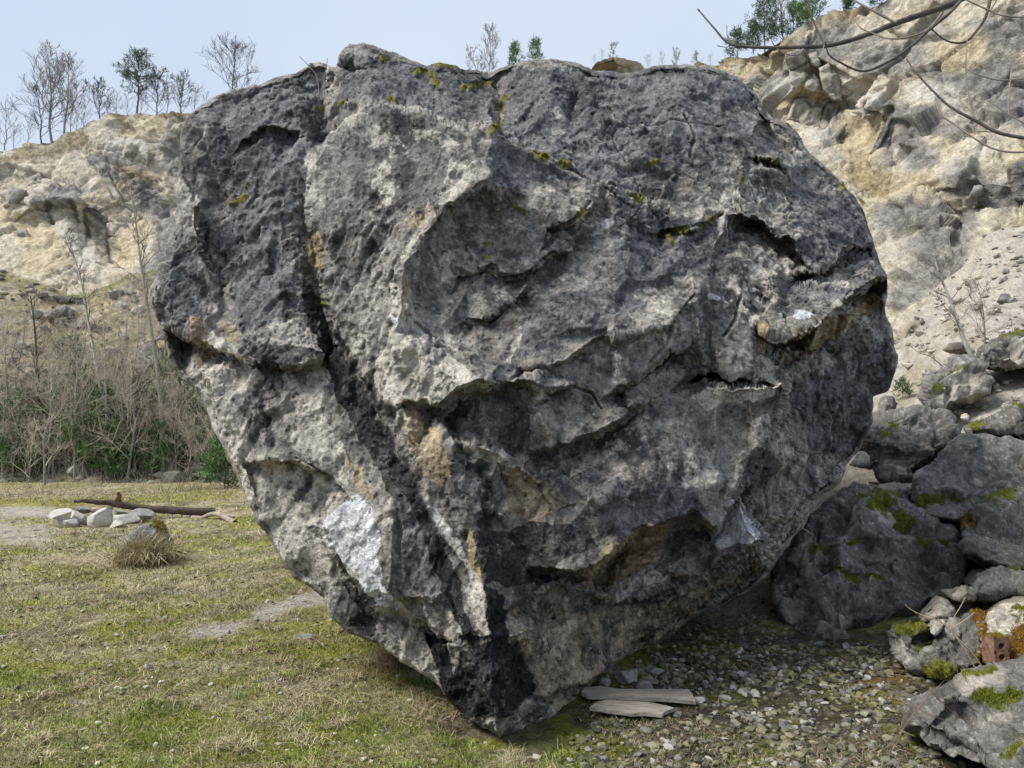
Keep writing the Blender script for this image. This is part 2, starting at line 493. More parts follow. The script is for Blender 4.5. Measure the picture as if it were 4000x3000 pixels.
B_LINES += lip([(1150,965,4.3),(1230,955,4.3),(1300,925,4.36),(1345,905,4.4),(1372,878,4.45),(1350,835,4.5),(1400,790,4.6),(1440,745,4.7)], -2, 16, 0.20)
B_LINES += lip([(1000,965,4.15),(1060,975,4.12),(1130,1010,4.1),(1160,1040,4.12)], 0, 12, 0.06)
# belly and the big lower lip with the alcove below
bl = [(1130,1225,4.08),(1200,1232,4.06),(1262,1226,4.12),(1320,1190,4.2),(1378,1132,4.32),(1440,1122,4.4),(1500,1112,4.55),(1545,1140,4.7)]
B_LINES += [bl, [(1140,1245,4.22),(1205,1252,4.45),(1268,1250,4.6),(1330,1212,4.85),(1388,1155,4.95),(1445,1148,5.0),(1505,1138,5.02),(1540,1165,5.0)]]
B_LINES += [[(1200,1090,4.12),(1300,1075,4.16),(1420,1060,4.35),(1540,1040,4.6)], [(1130,1070,4.2),(1110,1150,4.15)]]
B_LINES += lip([(1282,1280,4.5),(1300,1288,4.45),(1370,1286,4.5),(1400,1275,4.55),(1440,1248,4.7),(1445,1232,4.75)], 4, 13, 0.16)
B_LINES += [[(1290,1268,4.6),(1340,1225,4.7),(1440,1215,4.85)], [(1180,1330,4.35),(1280,1310,4.6),(1400,1300,4.95),(1500,1290,5.3)]]
B_LINES += lip([(1120,1300,4.05),(1200,1260,4.3),(1230,1280,4.35)], 6, 14, 0.1)
B_LINES += lip([(1180,1500,4.02),(1290,1450,4.55),(1380,1380,5.1),(1440,1345,5.4),(1540,1285,5.6),(1640,1235,5.8)], 4, 10, 0.15)
# arete between the pale left keel and the dark right underside
B_LINES += [[(950,895,4.2),(975,960,4.1),(978,1030,4.02),(1010,1120,3.92),(1045,1210,3.84),(1052,1330,3.76),(1058,1430,3.72),(1066,1540,3.72)],
            [(860,880,4.2),(900,960,4.12),(930,1060,4.05),(955,1160,3.98),(985,1280,3.9),(1010,1400,3.85)]]
B_LINES += lip([(1000,1378,3.8),(1060,1378,3.7),(1130,1366,3.86)], 0, 8, 0.04)
# left lower: lips, recess and the white slab
B_LINES += lip([(518,760,5.0),(545,772,4.92),(600,780,4.85),(640,790,4.8),(690,770,4.76)], 6, 16, 0.20)
B_LINES += [[(470,690,5.25),(515,760,5.02),(560,800,4.98),(548,860,4.98),(545,985,4.88)]]
B_LINES += lip([(540,990,4.86),(565,985,4.8),(600,992,4.72),(655,998,4.62),(690,1020,4.58),(712,1042,4.56)], -2, 14, 0.14)
B_LINES += lip([(698,1140,4.34),(720,1180,4.32),(745,1220,4.28),(780,1272,4.24),(805,1302,4.2),(830,1318,4.18),(870,1318,4.14),(920,1345,4.08),(945,1372,4.05)], -9, 16, 0.20)
B_LINES += [[(698,1140,4.30),(735,1090,4.30),(765,1078,4.28),(795,1140,4.18),(840,1230,4.08),(860,1300,4.04)]]
B_LINES += [[(830,1325,4.35),(850,1400,4.25),(900,1430,4.2)], [(900,1340,4.1),(930,1400,4.1),(960,1480,4.05)]]
# left flake
B_LINES += [[(425,436,5.55),(430,500,5.48),(432,540,5.44),(458,590,5.4),(466,650,5.36)], [(432,434,5.86),(438,500,5.76),(442,540,5.68),(470,588,5.56),(476,650,5.4)]]
B_LINES += [[(388,440,5.62),(372,540,5.45),(350,620,5.3),(372,690,5.22),(420,720,5.2)]]
B_LINES += lip([(405,725,5.18),(430,735,5.16),(450,745,5.14)], -4, 20, 0.25)
B_LINES += [[(440,800,5.12),(480,880,5.0),(520,980,4.92),(560,1080,4.82)]]
# left wall vertical ribs
B_LINES += [[(440,260,6.05),(455,340,5.95),(470,420,5.9)], [(490,215,6.3),(500,330,5.85),(520,450,5.62),(540,560,5.4),(535,650,5.2)],
            [(580,270,6.0),(590,380,5.65),(600,470,5.45),(620,580,5.22),(610,690,5.0)], [(650,300,5.9),(640,400,5.62)]]
B_LINES += lip([(570,268,6.0),(600,280,5.97),(640,285,5.95)], 2, 12, 0.14)
# right: ridge, flank slabs and their overhangs
B_LINES += [[(1650,255,6.5),(1622,300,6.2),(1605,340,6.0),(1596,400,5.75),(1570,470,5.45),(1545,560,5.2),(1535,640,5.0),(1532,710,4.88)],
            [(1655,265,6.75),(1680,320,6.5),(1710,400,6.25),(1720,450,6.0),(1730,520,5.6)]]
B_LINES += lip([(1430,500,5.35),(1480,494,5.3),(1530,480,5.35),(1560,458,5.5)], 2, 8, 0.07)
B_LINES += lip([(1640,340,6.15),(1680,352,6.1),(1700,372,6.1)], 2, 10, 0.1)
B_LINES += lip([(1630,470,5.6),(1680,500,5.5),(1720,518,5.55),(1728,545,5.55)], -4, 12, 0.35)
B_LINES += lip([(1712,592,5.42),(1755,582,5.5),(1800,560,5.7),(1850,530,6.0),(1890,522,6.3)], 0, 10, 0.30)
B_LINES += lip([(1662,732,5.0),(1700,722,5.02),(1765,695,5.12),(1810,660,5.3),(1860,622,5.6),(1900,596,5.95)], 4, 16, 0.85)
B_LINES += [[(1690,640,5.25),(1760,660,5.2),(1760,700,5.12)], [(1700,610,5.4),(1800,620,5.45),(1855,615,5.65)]]
B_LINES += [[(1690,800,5.5),(1740,765,5.75),(1800,740,5.9),(1880,720,6.15)], [(1750,770,5.62),(1765,900,5.6),(1740,1000,5.65)], [(1860,760,5.95),(1850,880,5.95),(1820,960,6.0)]]
# block, ledge and pale rib left of the groove
B_LINES += lip([(1535,800,4.92),(1570,815,4.82),(1620,815,4.85)], 0, 13, 0.28)
B_LINES += [[(1495,870,4.72),(1530,840,4.75),(1620,838,4.75),(1690,828,4.9)], [(1620,700,5.0),(1690,800,5.0),(1698,840,4.95),(1680,900,4.95),(1640,960,4.85),(1590,1030,4.8),(1570,1080,4.8)]]
B_LINES += [[(1706,850,5.4),(1690,920,5.35),(1660,975,5.2),(1612,1040,5.1),(1590,1066,5.05)]]
B_LINES += [[(1655,600,5.2),(1668,650,5.1),(1665,720,5.0),(1625,700,4.98)], [(1645,590,5.3),(1640,660,5.15)]]
B_LINES += [[(1590,1072,4.9),(1600,1110,4.82),(1646,1168,4.85),(1600,1205,4.85),(1545,1210,4.85)], [(1600,1080,5.15),(1625,1110,5.2),(1662,1165,5.3)], [(1588,1075,4.9),(1555,1140,4.95),(1530,1190,4.95)]]
B_LINES += lip([(1520,1240,5.0),(1580,1215,4.95),(1640,1195,5.0)], 3, 14, 0.25)
B_LINES += lip([(1720,1080,5.7),(1780,1050,5.8),(1810,1035,5.95)], 2, 12, 0.18)
B_PTS = [(850,180,6.2),(900,200,6.2),(800,150,6.3),(600,220,6.2),(650,240,6.1),(1000,200,6.4),(1050,230,6.2),(1000,250,6.0),(1300,260,6.1),(1300,330,5.75),(1220,300,5.9),(1450,220,6.3),(1550,250,6.35),
(1450,330,5.9),(1500,400,5.65),(1400,400,5.6),(1150,420,5.0),(1100,350,5.1),(1080,460,4.95),(1250,550,4.85),(1350,520,5.0),(1400,600,4.85),(1300,650,4.65),(1450,560,5.0),(1200,680,4.55),(1100,730,4.48),
(1050,640,4.7),(1080,780,4.3),(1250,830,4.42),(1300,860,4.45),(1230,900,4.4),(1440,850,4.7),(1450,950,4.55),(1400,1000,4.4),(1300,1010,4.35),(1220,1020,4.3),(1050,1050,4.12),(1060,1130,4.05),(1130,1340,4.0),
(1120,1450,3.92),(1200,1400,4.25),(1300,1370,4.65),(1250,1440,4.4),(1400,1340,5.1),(760,860,4.65),(800,940,4.45),(700,900,4.72),(620,900,4.78),(660,940,4.7),(740,980,4.5),(820,1050,4.32),(600,1060,4.85),(650,1130,4.7),(640,1200,4.65),
(600,1120,4.8),(720,1290,4.45),(760,1330,4.4),(900,860,4.18),(800,800,4.52),(760,700,4.7),(800,720,4.55),(920,700,4.45),(920,780,4.2),(1780,480,6.0),(1840,480,6.25),(1700,560,5.6),(1640,560,5.4),(1780,850,5.65),(1700,950,5.45),(1650,1050,5.35),(1700,1100,5.6),(1660,1160,5.6),(1780,980,5.8)]

STEP = 1.85
def b_depth(xs, ys, X, Yg, dist, M):
    rim = [(x, y, d) for x, y, d in B_OUT]
    cx, cy = 1120, 800
    out2 = [(x+(x-cx)*0.03, y+(y-cy)*0.03, d+0.0) for x, y, d in B_OUT]
    G = tin(B_PTS+rim+out2, B_LINES, xs, ys)
    lowG = blur(G[::4, ::4], 160)
    jj = np.clip(np.arange(G.shape[0])/4, 0, lowG.shape[0]-1.001); ii = np.clip(np.arange(G.shape[1])/4, 0, lowG.shape[1]-1.001)
    j0, i0 = jj.astype(int), ii.astype(int); a, b = (jj-j0)[:, None], (ii-i0)[None, :]
    L_ = lowG[np.ix_(j0, i0)]*(1-a)*(1-b)+lowG[np.ix_(j0+1, i0)]*a*(1-b)+lowG[np.ix_(j0, i0+1)]*(1-a)*b+lowG[np.ix_(j0+1, i0+1)]*a*b
    return blur(L_+(G-L_)*(1+0.5*sstep(0, 60, dist)), 1)
_d = lambda q: (q[0], q[1], q[2]+0.28*float(1700 < q[0] < 1880 and 735 < q[1] < 1000))
B_PTS = [_d(q) for q in B_PTS]; B_LINES = [[_d(q) for q in L_] for L_ in B_LINES]
def b_depth2(xs, ys, X, Yg, dist, M):
    G = b_depth(xs, ys, X, Yg, dist, M)
    q = np.stack([X.ravel()/48, Yg.ravel()/48, 0*X.ravel()], -1)
    am = sstep(6, 30, dist)
    wxx = (fbm(q, 1, 5, 601, 0.6).reshape(X.shape)*17+fbm(q, 7, 3, 603, 0.6).reshape(X.shape)*4)*am
    wyy = (fbm(q, 1, 5, 602, 0.6).reshape(X.shape)*17+fbm(q, 7, 3, 604, 0.6).reshape(X.shape)*4)*am
    fx = np.clip((X+wxx-xs[0])/(xs[1]-xs[0]), 0, len(xs)-1.001); fy = np.clip((Yg+wyy-ys[0])/(ys[1]-ys[0]), 0, len(ys)-1.001)
    i, j = fx.astype(int), fy.astype(int); a, b = fx-i, fy-j
    return G[j, i]*(1-a)*(1-b)+G[j, i+1]*a*(1-b)+G[j+1, i]*(1-a)*b+G[j+1, i+1]*a*b
R = relief(B_OUT, STEP, b_depth2, curl=9, curl_d=0.08, rough=4.0, seed=3)
xs, ys, GX, GY, GD, GM, GU = R['xs'], R['ys'], R['X'], R['Y'], R['D'], R['M'], R['use']
P = unproj(GX, GY, GD)
Ns = grid_normals(np.stack([blur(P[..., k], 24) for k in range(3)], -1))
u = GU
Q = P[u]; nQ = Ns[u]
vd = np.array([0, 0, CAM_H])-Q; vd /= np.linalg.norm(vd, axis=1)[:, None]
dQ = nQ*0.45+vd*0.55
# tilt the space so that the breaks run in the rock's slanting bedding
th = math.radians(-18); RB = np.array([[math.cos(th), 0, math.sin(th)], [0, 1, 0], [-math.sin(th), 0, math.cos(th)]], np.float32)
Qb = (Q@RB.T)*np.array([1.35, 1.1, 0.8], np.float32)
Qw = warp(Qb, 1.3, 0.07, 11, 2)+0.012*np.stack([fbm(Qb, 14, 3, 500+k) for k in range(3)], -1)
f1, e1 = facet(Qw, 0.55, 21, 0.9, 0.14, 0.07)
f2, e2 = facet(warp(Qb, 4, 0.025, 12, 2)+0.006*np.stack([fbm(Qb, 30, 2, 510+k) for k in range(3)], -1), 0.20, 22, 1.05, 0.18, 0.09)
f3, e3 = facet(warp(Qb, 14, 0.010, 13, 2), 0.085, 23, 1.2, 0.25, 0.14)
f4, e4 = facet(warp(Qb, 30, 0.005, 14, 2), 0.036, 24, 1.2, 0.3, 0.25)
rough_m = 0.30+0.70*sstep(-0.25, 0.35, fbm(Q, 0.9, 3, 40))       # smooth slabs here, shattered rock there
n1 = fbm(Q, 3.0, 6, 50, 0.55); n2 = fbm(Q, 26.0, 3, 51, 0.6)
rim_f = 1-0.5*np.exp(-R['dist'][u]/6.0)
disp = (f1*0.16+rough_m*(f2*0.28+f3*0.24+f4*0.20)+n1*0.010*rough_m+n2*0.004)
# a few long open joints
jl = fbm(warp(Q, 0.8, 0.5, 61), 0.55, 2, 60)
crk = np.exp(-(jl/0.006)**2)*sstep(0.0, 0.25, fbm(Q, 0.7, 2, 62))
disp = disp-crk*0.035
CR = [[(1135,318),(1165,338),(1195,350),(1262,380),(1310,396),(1345,412),(1385,428),(1410,440)], [(1430,500),(1480,494),(1525,482),(1545,468),(1562,455)], [(985,585),(1040,588),(1080,600),(1130,598),(1165,566),(1192,548)],
      [(1270,440),(1245,468),(1215,490),(1185,498)], [(425,434),(430,500),(434,545),(460,592)], [(700,1140),(745,1225),(790,1290)], [(1530,825),(1570,828),(1622,826)], [(1060,1378),(1000,1382)], [(640,990),(690,1020),(760,1085)],
      [(1500,640),(1460,690),(1440,740),(1400,790)], [(1300,398),(1330,430),(1370,445)], [(1010,692),(1062,696),(1115,655)], [(1080,280),(1140,318)], [(1480,250),(1500,300),(1490,340)], [(900,690),(930,720),(925,760)], [(1600,640),(1590,690),(1560,730)], [(1240,840),(1280,850),(1300,880)]]
wob = fbm(np.stack([GX[u]/60, GY[u]/60, GX[u]*0], -1), 1, 3, 70)
wx = GX[u]+wob*7; wy = GY[u]+fbm(np.stack([GX[u]/60, GY[u]/60, GX[u]*0+9], -1), 1, 3, 71)*7
cm = np.zeros(len(Q))
for c in CR: cm = np.maximum(cm, stroke(wx, wy, None, c, 3.0, 0.7))
disp = disp-cm*0.05
Q2 = Q+dQ*(disp*rim_f)[:, None]
Pd = P.copy(); Pd[u] = Q2
# ---- colour
Dg = np.zeros(GU.shape); Dg[u] = disp
conv = (Dg-blur(Dg, 14))[u]; conv_s = (Dg-blur(Dg, 4))[u]
big = fbm(Q, 0.75, 4, 80); mid = fbm(Q, 2.6, 5, 81, 0.6); fin = fbm(Q, 14, 5, 82, 0.7); spk = fbm(Q, 48, 3, 83, 0.8)
strk = fbm(Q*np.array([3.2, 3.2, 0.55]), 1.0, 5, 84, 0.6)       # run-off streaks
crust = mixc(np.array([0.062, 0.061, 0.063]), (0.285, 0.278, 0.262), sstep(-0.42, 0.38, mid*0.45+fin*0.75+strk*0.35))
dk = None
crust = mixc(crust, (0.045, 0.045, 0.050), 0.6*sstep(0.12, 0.5, strk))
pale = mixc(np.array([0.30, 0.285, 0.255]), (0.60, 0.56, 0.475), sstep(-0.4, 0.4, fin))
ochre = mixc(np.array([0.23, 0.17, 0.095]), (0.50, 0.39, 0.23), sstep(-0.4, 0.4, fin+mid*0.4))
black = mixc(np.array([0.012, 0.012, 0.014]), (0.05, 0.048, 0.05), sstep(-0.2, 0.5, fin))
whit = mixc(np.array([0.46, 0.465, 0.475]), (0.70, 0.70, 0.70), sstep(-0.4, 0.4, fin))
wn_ = 0.55*fbm(Q, 5, 5, 90, 0.62)+0.35*fin
def paint(chan, w, *pts, soft=0.35): 
    global MK
    MK[chan] = np.maximum(MK[chan], stroke(GX[u], GY[u], None, pts, w, soft, wn_))
MK = {k: np.zeros(len(Q)) for k in 'pobwdc'}
w1 = fbm(Q, 2.2, 4, 91, 0.6); w2 = fbm(Q+5, 2.2, 4, 92, 0.6); w3 = fbm(Q, 12, 3, 93, 0.6); w4 = fbm(Q+5, 12, 3, 94, 0.6)
PX, PY = GX[u]+w1*26+w3*9, GY[u]+w2*26+w4*9
strk2 = fbm((Q@np.array([[0.87, 0, 0.5], [0, 1, 0], [-0.5, 0, 0.87]]).T)*np.array([5.0, 3.0, 0.9]), 1.0, 5, 85, 0.62)
keepm = fin*0.6+mid*0.4+spk*0.3+strk2*0.55
def region(chan, s_, poly, solid=0.3):
    """patch of another stone colour with a broken edge; solid 1 = unbroken"""
    global MK
    m = in_poly(PX, PY, poly)
    MK[chan] = np.maximum(MK[chan], m*np.minimum(s_*1.15, 0.98)*sstep(-0.34-solid, 0.0-solid, keepm))
# pale limestone
region('p', .9, [(396,696),(436,696),(510,753),(560,803),(536,846),(510,853),(516,886),(536,946),(543,986),(550,1053),(536,1093),(510,1020),(476,953),(456,870),(443,836),(410,816),(420,753),(393,740)], .35)
region('p', .8, [(590,696),(660,703),(666,770),(710,836),(693,886),(736,953),(760,1036),(736,1053),(676,1003),(626,970),(603,886),(610,813),(576,713)], .12)
region('p', .7, [(550,993),(640,1000),(740,1060),(700,1130),(720,1200),(690,1280),(640,1240),(590,1170),(560,1110)], .0)
region('w', .97, [(692,1126),(705,1105),(740,1086),(768,1066),(795,1100),(828,1150),(836,1220),(855,1280),(870,1312),(826,1330),(800,1290),(770,1240),(735,1212),(700,1178),(690,1150)], 1.2)
region('p', .9, [(830,1325),(870,1312),(913,1345),(905,1365),(860,1335)], .5)
region('p', .9, [(830,1340),(870,1326),(916,1356),(923,1396),(936,1440),(950,1480),(920,1460),(873,1426),(866,1380)], .45)
region('w', .8, [(1020,1393),(1066,1390),(1070,1440),(1045,1470),(1025,1490),(1010,1470),(1030,1440)], .15)
region('p', .85, [(930,1106),(970,1132),(1020,1216),(1046,1266),(1063,1360),(1046,1366),(1020,1293),(1010,1232),(970,1172)], .35)
region('w', .6, [(925,1090),(960,1110),(985,1150),(960,1165),(935,1140)], .5)
region('p', .85, [(834,613),(880,640),(910,690),(960,760),(1000,790),(1056,826),(1010,830),(985,850),(950,880),(953,960),(884,920),(824,886),(814,820),(840,703)], .16)
region('p', .9, [(990,956),(1070,965),(1097,985),(1095,998),(1040,990),(1000,975)], .4)
region('p', .9, [(955,700),(975,720),(1000,765),(985,770),(965,740)], .4)
region('p', .8, [(899,262),(952,288),(990,320),(960,330),(932,308),(892,288)], .2)
region('p', .85, [(972,348),(1042,382),(1020,415),(952,448),(960,415)], .25)
region('p', .8, [(802,388),(836,338),(850,400),(830,470),(800,540),(790,480)], .12)
region('p', .85, [(926,422),(945,470),(900,535),(862,585),(870,540),(905,480)], .3)
region('p', .75, [(945,505),(972,550),(975,600),(950,620)], .05)
region('p', .7, [(750,270),(800,240),(900,250),(880,330),(820,330)], -.12)
region('p', .8, [(430,385),(455,390),(450,430),(432,450),(418,430)], .3)
region('p', .8, [(650,330),(680,320),(685,400),(678,440),(660,440),(668,380)], .1)
region('p', .7, [(1560,590),(1640,570),(1680,600),(1672,650),(1640,690),(1625,720),(1600,690),(1570,640)], .05)
region('w', .9, [(1708,681),(1732,665),(1772,683),(1744,697)], .9)
region('p', .9, [(1792,581),(1828,589),(1840,613),(1800,625)], .3)
region('p', .85, [(1496,845),(1528,833),(1620,829),(1632,865),(1572,873),(1512,885)], .3)
region('p', .8, [(1624,777),(1672,793),(1696,825),(1672,861),(1632,865)], .15)
region('p', .7, [(1624,905),(1672,893),(1676,929),(1620,1001),(1588,1033)], .1)
region('p', .7, [(1684,933),(1744,985),(1728,1025),(1692,1073),(1672,973)], .0)
region('w', .8, [(1580,1069),(1600,1093),(1644,1161),(1624,1177),(1552,1181),(1548,1145)], .6)
region('p', .7, [(1700,1110),(1790,1060),(1740,1130),(1670,1215),(1640,1235),(1660,1180)], .05)
region('p', .85, [(1290,1272),(1400,1225),(1446,1242),(1435,1267),(1390,1290),(1312,1293)], .45)
region('p', .7, [(1101,1336),(1149,1314),(1142,1365),(1105,1373)], .2)
region('p', .6, [(1150,1330),(1260,1320),(1230,1400),(1160,1440)], -.15)
region('p', .6, [(1560,400),(1600,390),(1590,470),(1540,520)], .0)
region('p', .6, [(1180,240),(1215,250),(1215,300),(1190,310)], .0)
region('p', .65, [(1300,940),(1440,890),(1400,960),(1280,1010),(1200,1060)], -.08)
region('p', .5, [(1000,560),(1180,560),(1160,640),(1020,700)], -.15)
region('p', .8, [(1158,832),(1195,838),(1192,872),(1172,870)], .4)
region('p', .8, [(1120,735),(1140,725),(1110,790),(1095,790)], .4)
region('p', .6, [(1430,1010),(1540,960),(1560,1040),(1470,1060)], -.1)
region('p', .5, [(440,540),(470,600),(480,690),(455,700)], .2)
region('p', .45, [(1060,330),(1250,400),(1380,450),(1300,520),(1100,470)], -.3)
region('p', .4, [(1400,620),(1520,560),(1500,700),(1420,760)], -.25)
# ochre and rust
region('o', .7, [(405,680),(440,690),(460,770),(430,800),(410,750)], .2)
region('o', .5, [(470,690),(515,700),(530,760),(490,740)], .1)
region('o', .9, [(664,500),(688,505),(702,545),(698,588),(680,575),(662,535)], .5)
region('o', .7, [(860,860),(900,880),(950,930),(975,1010),(970,1060),(930,1040),(880,960)], .15)
region('o', .6, [(720,960),(770,1000),(800,1080),(770,1060)], .0)
region('o', .8, [(1005,1140),(1022,1150),(1045,1230),(1040,1265),(1020,1220)], .4)
region('o', .75, [(1296,1175),(1398,1120),(1450,1142),(1417,1211),(1325,1255),(1252,1270)], .5)
region('o', .5, [(1095,1000),(1200,1030),(1230,1080),(1150,1130),(1090,1080)], -.05)
region('o', .5, [(1200,1520),(1350,1410),(1450,1350),(1600,1272),(1640,1230),(1560,1250),(1440,1310),(1330,1390)], .05)
region('o', .8, [(1636,700),(1655,710),(1650,760),(1628,770),(1625,740)], .4)
region('o', .45, [(1700,730),(1790,690),(1860,640),(1840,680),(1780,730),(1740,770)], .2)
region('o', .6, [(868,470),(900,440),(940,440),(930,480),(880,500)], -.05)
region('o', .5, [(870,610),(892,600),(880,660),(862,660)], .3)
region('o', .4, [(560,1000),(660,1005),(640,1030),(560,1040)], .1)
region('o', .4, [(430,860),(480,950),(520,1040),(500,1030),(460,960)], .1)
# black water stains
region('b', .85, [(640,640),(665,640),(700,740),(760,790),(800,870),(850,950),(860,1000),(900,1060),(930,1110),(925,1160),(880,1090),(830,1010),(780,940),(740,870),(700,800),(680,720)], .22)
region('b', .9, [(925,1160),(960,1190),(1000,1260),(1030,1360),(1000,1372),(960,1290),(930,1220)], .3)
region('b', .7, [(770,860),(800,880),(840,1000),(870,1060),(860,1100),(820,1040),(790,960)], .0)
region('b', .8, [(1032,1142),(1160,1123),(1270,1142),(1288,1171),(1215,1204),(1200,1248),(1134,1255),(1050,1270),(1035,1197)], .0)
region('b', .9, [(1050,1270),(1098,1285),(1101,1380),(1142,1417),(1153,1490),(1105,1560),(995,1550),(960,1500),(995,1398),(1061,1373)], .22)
region('b', .7, [(535,745),(600,750),(640,745),(690,770),(620,800),(600,860),(570,830)], .1)
region('b', .7, [(740,1246),(786,1262),(820,1306),(806,1346),(760,1340),(753,1286)], .1)
region('b', .85, [(923,1360),(966,1372),(983,1490),(953,1490),(930,1406)], .3)
region('b', .6, [(385,700),(410,700),(415,770),(390,780)], .1)
region('b', .5, [(1480,790),(1530,790),(1520,840),(1490,850)], .1)
region('b', .55, [(1600,980),(1660,970),(1690,1000),(1640,1060),(1610,1040)], .0)
region('b', .5, [(1380,1260),(1450,1270),(1400,1310),(1340,1300)], .1)
region('b', .45, [(1450,1150),(1540,1150),(1530,1200),(1430,1230)], .3)
region('b', .5, [(640,1270),(700,1250),(700,1300)], .1)
region('b', .35, [(560,800),(620,830),(640,900),(620,960),(590,900)], .0)
region('b', .4, [(1080,1090),(1120,1110),(1100,1150),(1060,1140)], .1)
for w, pts in [(15,[(655,610),(690,700),(730,780),(790,870),(850,980),(900,1070),(950,1170)]),(9,[(720,720),(760,790),(800,840),(840,900)]),(8,[(880,1060),(910,1130),(960,1220),(990,1300)]),(16,[(940,1190),(985,1270),(1020,1370)]),
    (12,[(1040,1010),(1045,1090),(1060,1160),(1080,1240)]),(12,[(1120,1380),(1135,1440),(1140,1500)]),(8,[(500,300),(505,380),(515,470)]),(7,[(460,250),(470,330),(500,440)]),(8,[(1370,160),(1375,220),(1380,280)]),(9,[(1400,440),(1400,520)]),(7,[(1330,450),(1330,520)]),(7,[(1560,180),(1560,280)]),(8,[(600,620),(615,700)]),(8,[(560,860),(580,960)])]:
    MK['b'] = np.maximum(MK['b'], stroke(PX, PY, None, pts, w, 0.6, 0.8*strk2+0.3*fin)*(0.9 if pts[0][1] > 560 else 0.4))
region('o', .4, [(1100,1300),(1300,1320),(1500,1280),(1640,1225),(1500,1330),(1330,1430),(1200,1540),(1120,1480)], -.02)
region('o', .65, [(1690,745),(1760,705),(1870,632),(1905,602),(1895,660),(1800,728),(1760,760),(1700,790)], .25)
for w, pts in [(5,[(715,295),(750,268),(775,245),(800,229),(850,237),(900,241),(960,266),(1010,292)]),(4,[(1010,292),(1120,312),(1180,352)]),(5,[(668,330),(664,400),(672,470)]),(5,[(1640,330),(1605,400),(1580,470)])]:
    MK['p'] = np.maximum(MK['p'], stroke(GX[u]+w3*6, GY[u]+w4*6, None, pts, w, 0.6, 0.9*fin)*0.55)
# slate-dark crust
for pl in [[(470,440),(560,420),(640,600),(620,700),(520,720),(480,600)],[(440,230),(700,150),(690,300),(620,480),(470,400)],[(735,110),(1060,160),(1060,270),(900,225),(740,220)],[(1090,150),(1640,150),(1620,300),(1400,420),(1250,370),(1080,290)],[(1700,400),(1850,430),(1890,520),(1740,570)],
    [(1700,600),(1880,610),(1840,640),(1720,660)],[(1300,440),(1550,480),(1520,600),(1350,640)],[(340,560),(420,540),(440,680),(340,690)],[(860,1040),(930,1160),(970,1290),(930,1320),(850,1180)],[(1700,850),(1900,740),(1930,830),(1860,960),(1760,980)],[(1260,1040),(1480,1050),(1540,1120),(1300,1150)],[(1150,650),(1300,610),(1420,650),(1300,720),(1130,780)],[(1080,300),(1250,380),(1100,420),(1040,350)]]:
    region('d', .9, pl, .5)
for w, pts in [(8,[(1308,487)]),(6,[(1530,640),(1550,645)]),(5,[(845,685),(858,700)])]: paint('w', w, *pts, soft=0.2)
up = np.clip(nQ[:, 2], 0, 1)
natural_p = sstep(0.06, 0.42, -big*0.4+mid*0.5+fin*0.5+spk*0.2+strk2*0.25-0.14)*0.6
edge_p = sstep(0.004, 0.022, conv)*0.45+sstep(0.0015, 0.006, conv_s)*0.25
col = crust*(np.array([1.04, 1.0, 0.93])*(1-MK['d'])[:, None]+np.array([0.70, 0.705, 0.735])*MK['d'][:, None])
col = mixc(col, pale, np.clip(natural_p*(1-0.75*MK['d'])+edge_p*(1-0.5*MK['d']), 0, 0.9))
pm = MK['p']
col = mixc(col, pale, pm*0.85)
col = mixc(col, ochre, MK['o']*0.9)
col = mixc(col, whit, MK['w']*0.92)
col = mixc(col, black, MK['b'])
spm = sstep(0.34, 0.6, spk+fin*0.25+mid*0.2)*(1-MK['b']*0.6)*(1-0.4*MK['d'])
col = mixc(col, (0.52, 0.50, 0.46), spm*0.6)
col = col*(1-0.62*sstep(0.26, 0.5, -spk-fin*0.3))[:, None]
# moss in joints and on ledges
ms = np.zeros(len(Q))
for w, pts in [(6,[(1150,330),(1165,338),(1185,344)]),(6,[(1210,352),(1230,356)]),(7,[(1370,424),(1388,426)]),(5,[(1395,357),(1420,350)]),(5,[(1452,498),(1480,496)]),(4,[(1510,490),(1540,470)]),(7,[(1062,285),(1078,270)]),(5,[(1078,262),(1088,235)]),(5,[(1095,210),(1085,225)]),
    (6,[(930,165),(940,185)]),(5,[(1000,190),(1040,182),(1070,178)]),(5,[(900,155),(930,160)]),(6,[(840,215),(850,222)]),(4,[(740,225),(745,218)]),(5,[(820,125),(830,130)]),(4,[(1116,445),(1135,455)]),(4,[(1050,548),(1060,552)]),(4,[(1046,524),(1062,520)]),(4,[(694,635),(700,650)]),
    (5,[(688,236),(700,242)]),(5,[(530,405),(535,395)]),(6,[(500,435),(530,420)]),(4,[(930,140),(1000,150)]),(4,[(1640,355),(1680,352)]),(4,[(1605,385),(1600,395)]),(4,[(1445,510),(1450,525)]),(4,[(1240,465),(1260,455)]),(5,[(1730,272),(1700,264)]),(4,[(1815,395),(1822,410)])]:
    ms = np.maximum(ms, stroke(wx+w3*8, wy+w4*8, None, pts, w*0.9, 0.6, 0.9*fin+0.7*spk))
mossc = mixc(np.array([0.065, 0.075, 0.012]), (0.20, 0.17, 0.03), sstep(-0.4, 0.4, fin+mid*0.3))
col = mixc(col, mossc, np.clip(ms*1.2, 0, 1))
Q2 = Q2+nQ*(ms*0.02)[:, None]
Fg = grid_faces(GU, GM)
O = R['O']; Vb, Fb = back_dome(O, O[:, 2]+0.09, 3.2, 5, rings=16, stepk=3)
colb = mixc(np.array([0.09, 0.09, 0.095]), (0.30, 0.29, 0.27), sstep(-0.4, 0.5, fbm(Vb, 2.5, 4, 7)))
Vall = np.concatenate([Q2, Vb]); Call = np.concatenate([np.clip(col, 0.005, 0.75), colb])
me = mesh_np('boulder', Vall, [Fg, Fb+len(Q2)], M_ROCK, True, col=Call)
BOULDER = obj('boulder', me)
